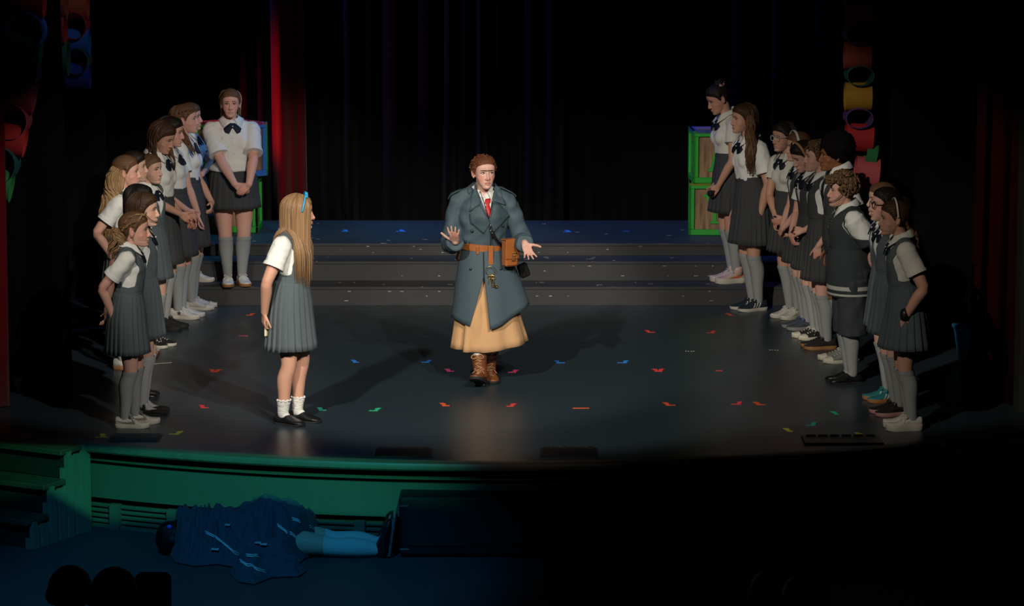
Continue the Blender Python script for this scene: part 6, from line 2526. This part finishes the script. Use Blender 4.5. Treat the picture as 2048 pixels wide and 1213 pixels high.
nx = gx.shape[1]
F = np.array([[j * nx + i, j * nx + i + 1, (j + 1) * nx + i + 1, (j + 1) * nx + i] for j in range(gx.shape[0] - 1) for i in range(nx - 1)])
V3 = np.c_[pts, h]
V3, F3, _ = clip(V3, F, sd)
ROBE = mat('navy_robe_cloth', (.045, .055, .08), .8, bump=.2, bscale=20, sheen=.1)
rb = mk('robe', (V3, F3), ROBE, rt, True)
md = rb.modifiers.new('thick', 'SOLIDIFY')
md.thickness = .006
md.offset = -1
rbv = bvh_of(V3, F3)


def on_robe(x, y):
    a = pxy(x, y, 1.0)
    d = Vector(pxy(x, y, 2.0) - a).normalized()
    h_ = rbv.ray_cast(Vector(a - o0), d)
    return None if h_[0] is None else np.array(h_[0] + h_[1] * .004 * (1 if h_[1].z > 0 else -1))


STR = mat('white_robe_stripe', (.6, .62, .6), .7)
for k, line in enumerate(([(411, 1063), (432, 1075), (452, 1090), (472, 1107), (492, 1110), (515, 1111)], [(480, 1120), (492, 1129), (503, 1130), (512, 1137), (530, 1143), (545, 1155), (560, 1157)], [(554, 1049), (570, 1060), (592, 1075)], [(508, 1160), (520, 1166)], [(582, 1152), (600, 1152), (617, 1150)], [(584, 1037), (598, 1042)], [(618, 1052), (630, 1062)])):
    for dy in (0, 4):
        q = [on_robe(x + (dy * .35), y + dy) for x, y in line]
        q = [v for v in q if v is not None]
        if len(q) < 2:
            continue
        L_ = spl(q, len(q) * 5)
        L_ = np.array([push(rbv, v, .003) for v in L_])
        A = Acc()
        A.tube(L_, [(.0042, .002)] * len(L_), 6, ref=(0, .3, .95))
        mk('robe_stripe', A, STR, rb, True)
for x, y, w_ in ((430, 1101, .045), (515, 1088, .035), (527, 1091, .04), (455, 1052, .03)):
    q = on_robe(x, y)
    if q is not None:
        A = Acc()
        A.box(q + (0, 0, .006), (w_, .05, .003), roty(.1))
        mk('robe_badge', A, STR, rb)
A = Acc()
A.ell(np.array([ax(336), hy - .07, .19]), [.016, .010, .014])
mk('hair_clip', A, mat('blue_hair_clip', (.05, .12, .7), .3), rt, True)

# ------------------------------------------------ backs of heads in the audience
SEATM = mat('dark_seat_plush', (.02, .02, .022), .9)
DARKC = mat('dark_audience_cloth', (.03, .032, .04), .9)
BLUEC = mat('blue_audience_shirt', (.10, .13, .22), .9)
for (x, y, Y, m_, hc_, lab) in ((138, 1136, 12.0, DARKC, 'black', 'dark audience member at the bottom left, seen from behind'), (226, 1140, 11.0, BLUEC, 'black', 'audience member with blue lit shirt beside the dark one at bottom left'),
                                (1545, 1143, 12.0, DARKC, 'black', 'dark audience head low at the bottom right'), (1612, 1152, 11.0, BLUEC, 'black', 'faintly blue audience member at the bottom right')):
    q = pxy(x, y, Y)
    P = person(lab, (x, 1200), 0, 90, at=(q[0], q[1], q[2] - 1.6), height=1.6, vox=.012, bust_only=True, faceless=True, arms={'L': dict(k='fold'), 'R': dict(k='fold')})
    shirt(P, m_, .9, .015, cuff=False, seed=int(x))
    cap(P, hc_, 'low', .016, 'curl')
    t = tag(empty('auditorium_seat', (q[0], q[1], PIT)), lab.replace('audience member', 'seat of the audience member').replace('audience head', 'seat of the audience head').replace(', seen from behind', ''), 'seat', 'front row auditorium seats')
    zs_ = q[2] - 1.6 + .42 * 1.6 - PIT
    A = Acc()
    A.box((0, .12, zs_ - .05), (.40, .40, .1), bev=.03)
    mk('seat_cushion', A, SEATM, t)
    A = Acc()
    A.box((0, -.23, zs_ + .16), (.40, .07, .44), bev=.03)
    mk('seat_back', A, SEATM, t)
    A = Acc()
    A.box((0, .1, (zs_ - .1) / 2), (.1, .3, zs_ - .1))
    mk('seat_stand', A, SEATM, t)
q = pxy(305, 1148, 12.9)
t = tag(empty('auditorium_seat', (q[0], q[1], PIT)), 'empty square backed seat at the bottom left', 'seat', 'front row auditorium seats')
A = Acc()
A.box((0, 0, q[2] - PIT - .3), (.16, .1, .6), bev=.02)
mk('seat_back', A, SEATM, t)
A = Acc()
A.box((0, .2, (q[2] - PIT - .6) / 2), (.16, .3, q[2] - PIT - .6))
mk('seat_stand', A, SEATM, t)
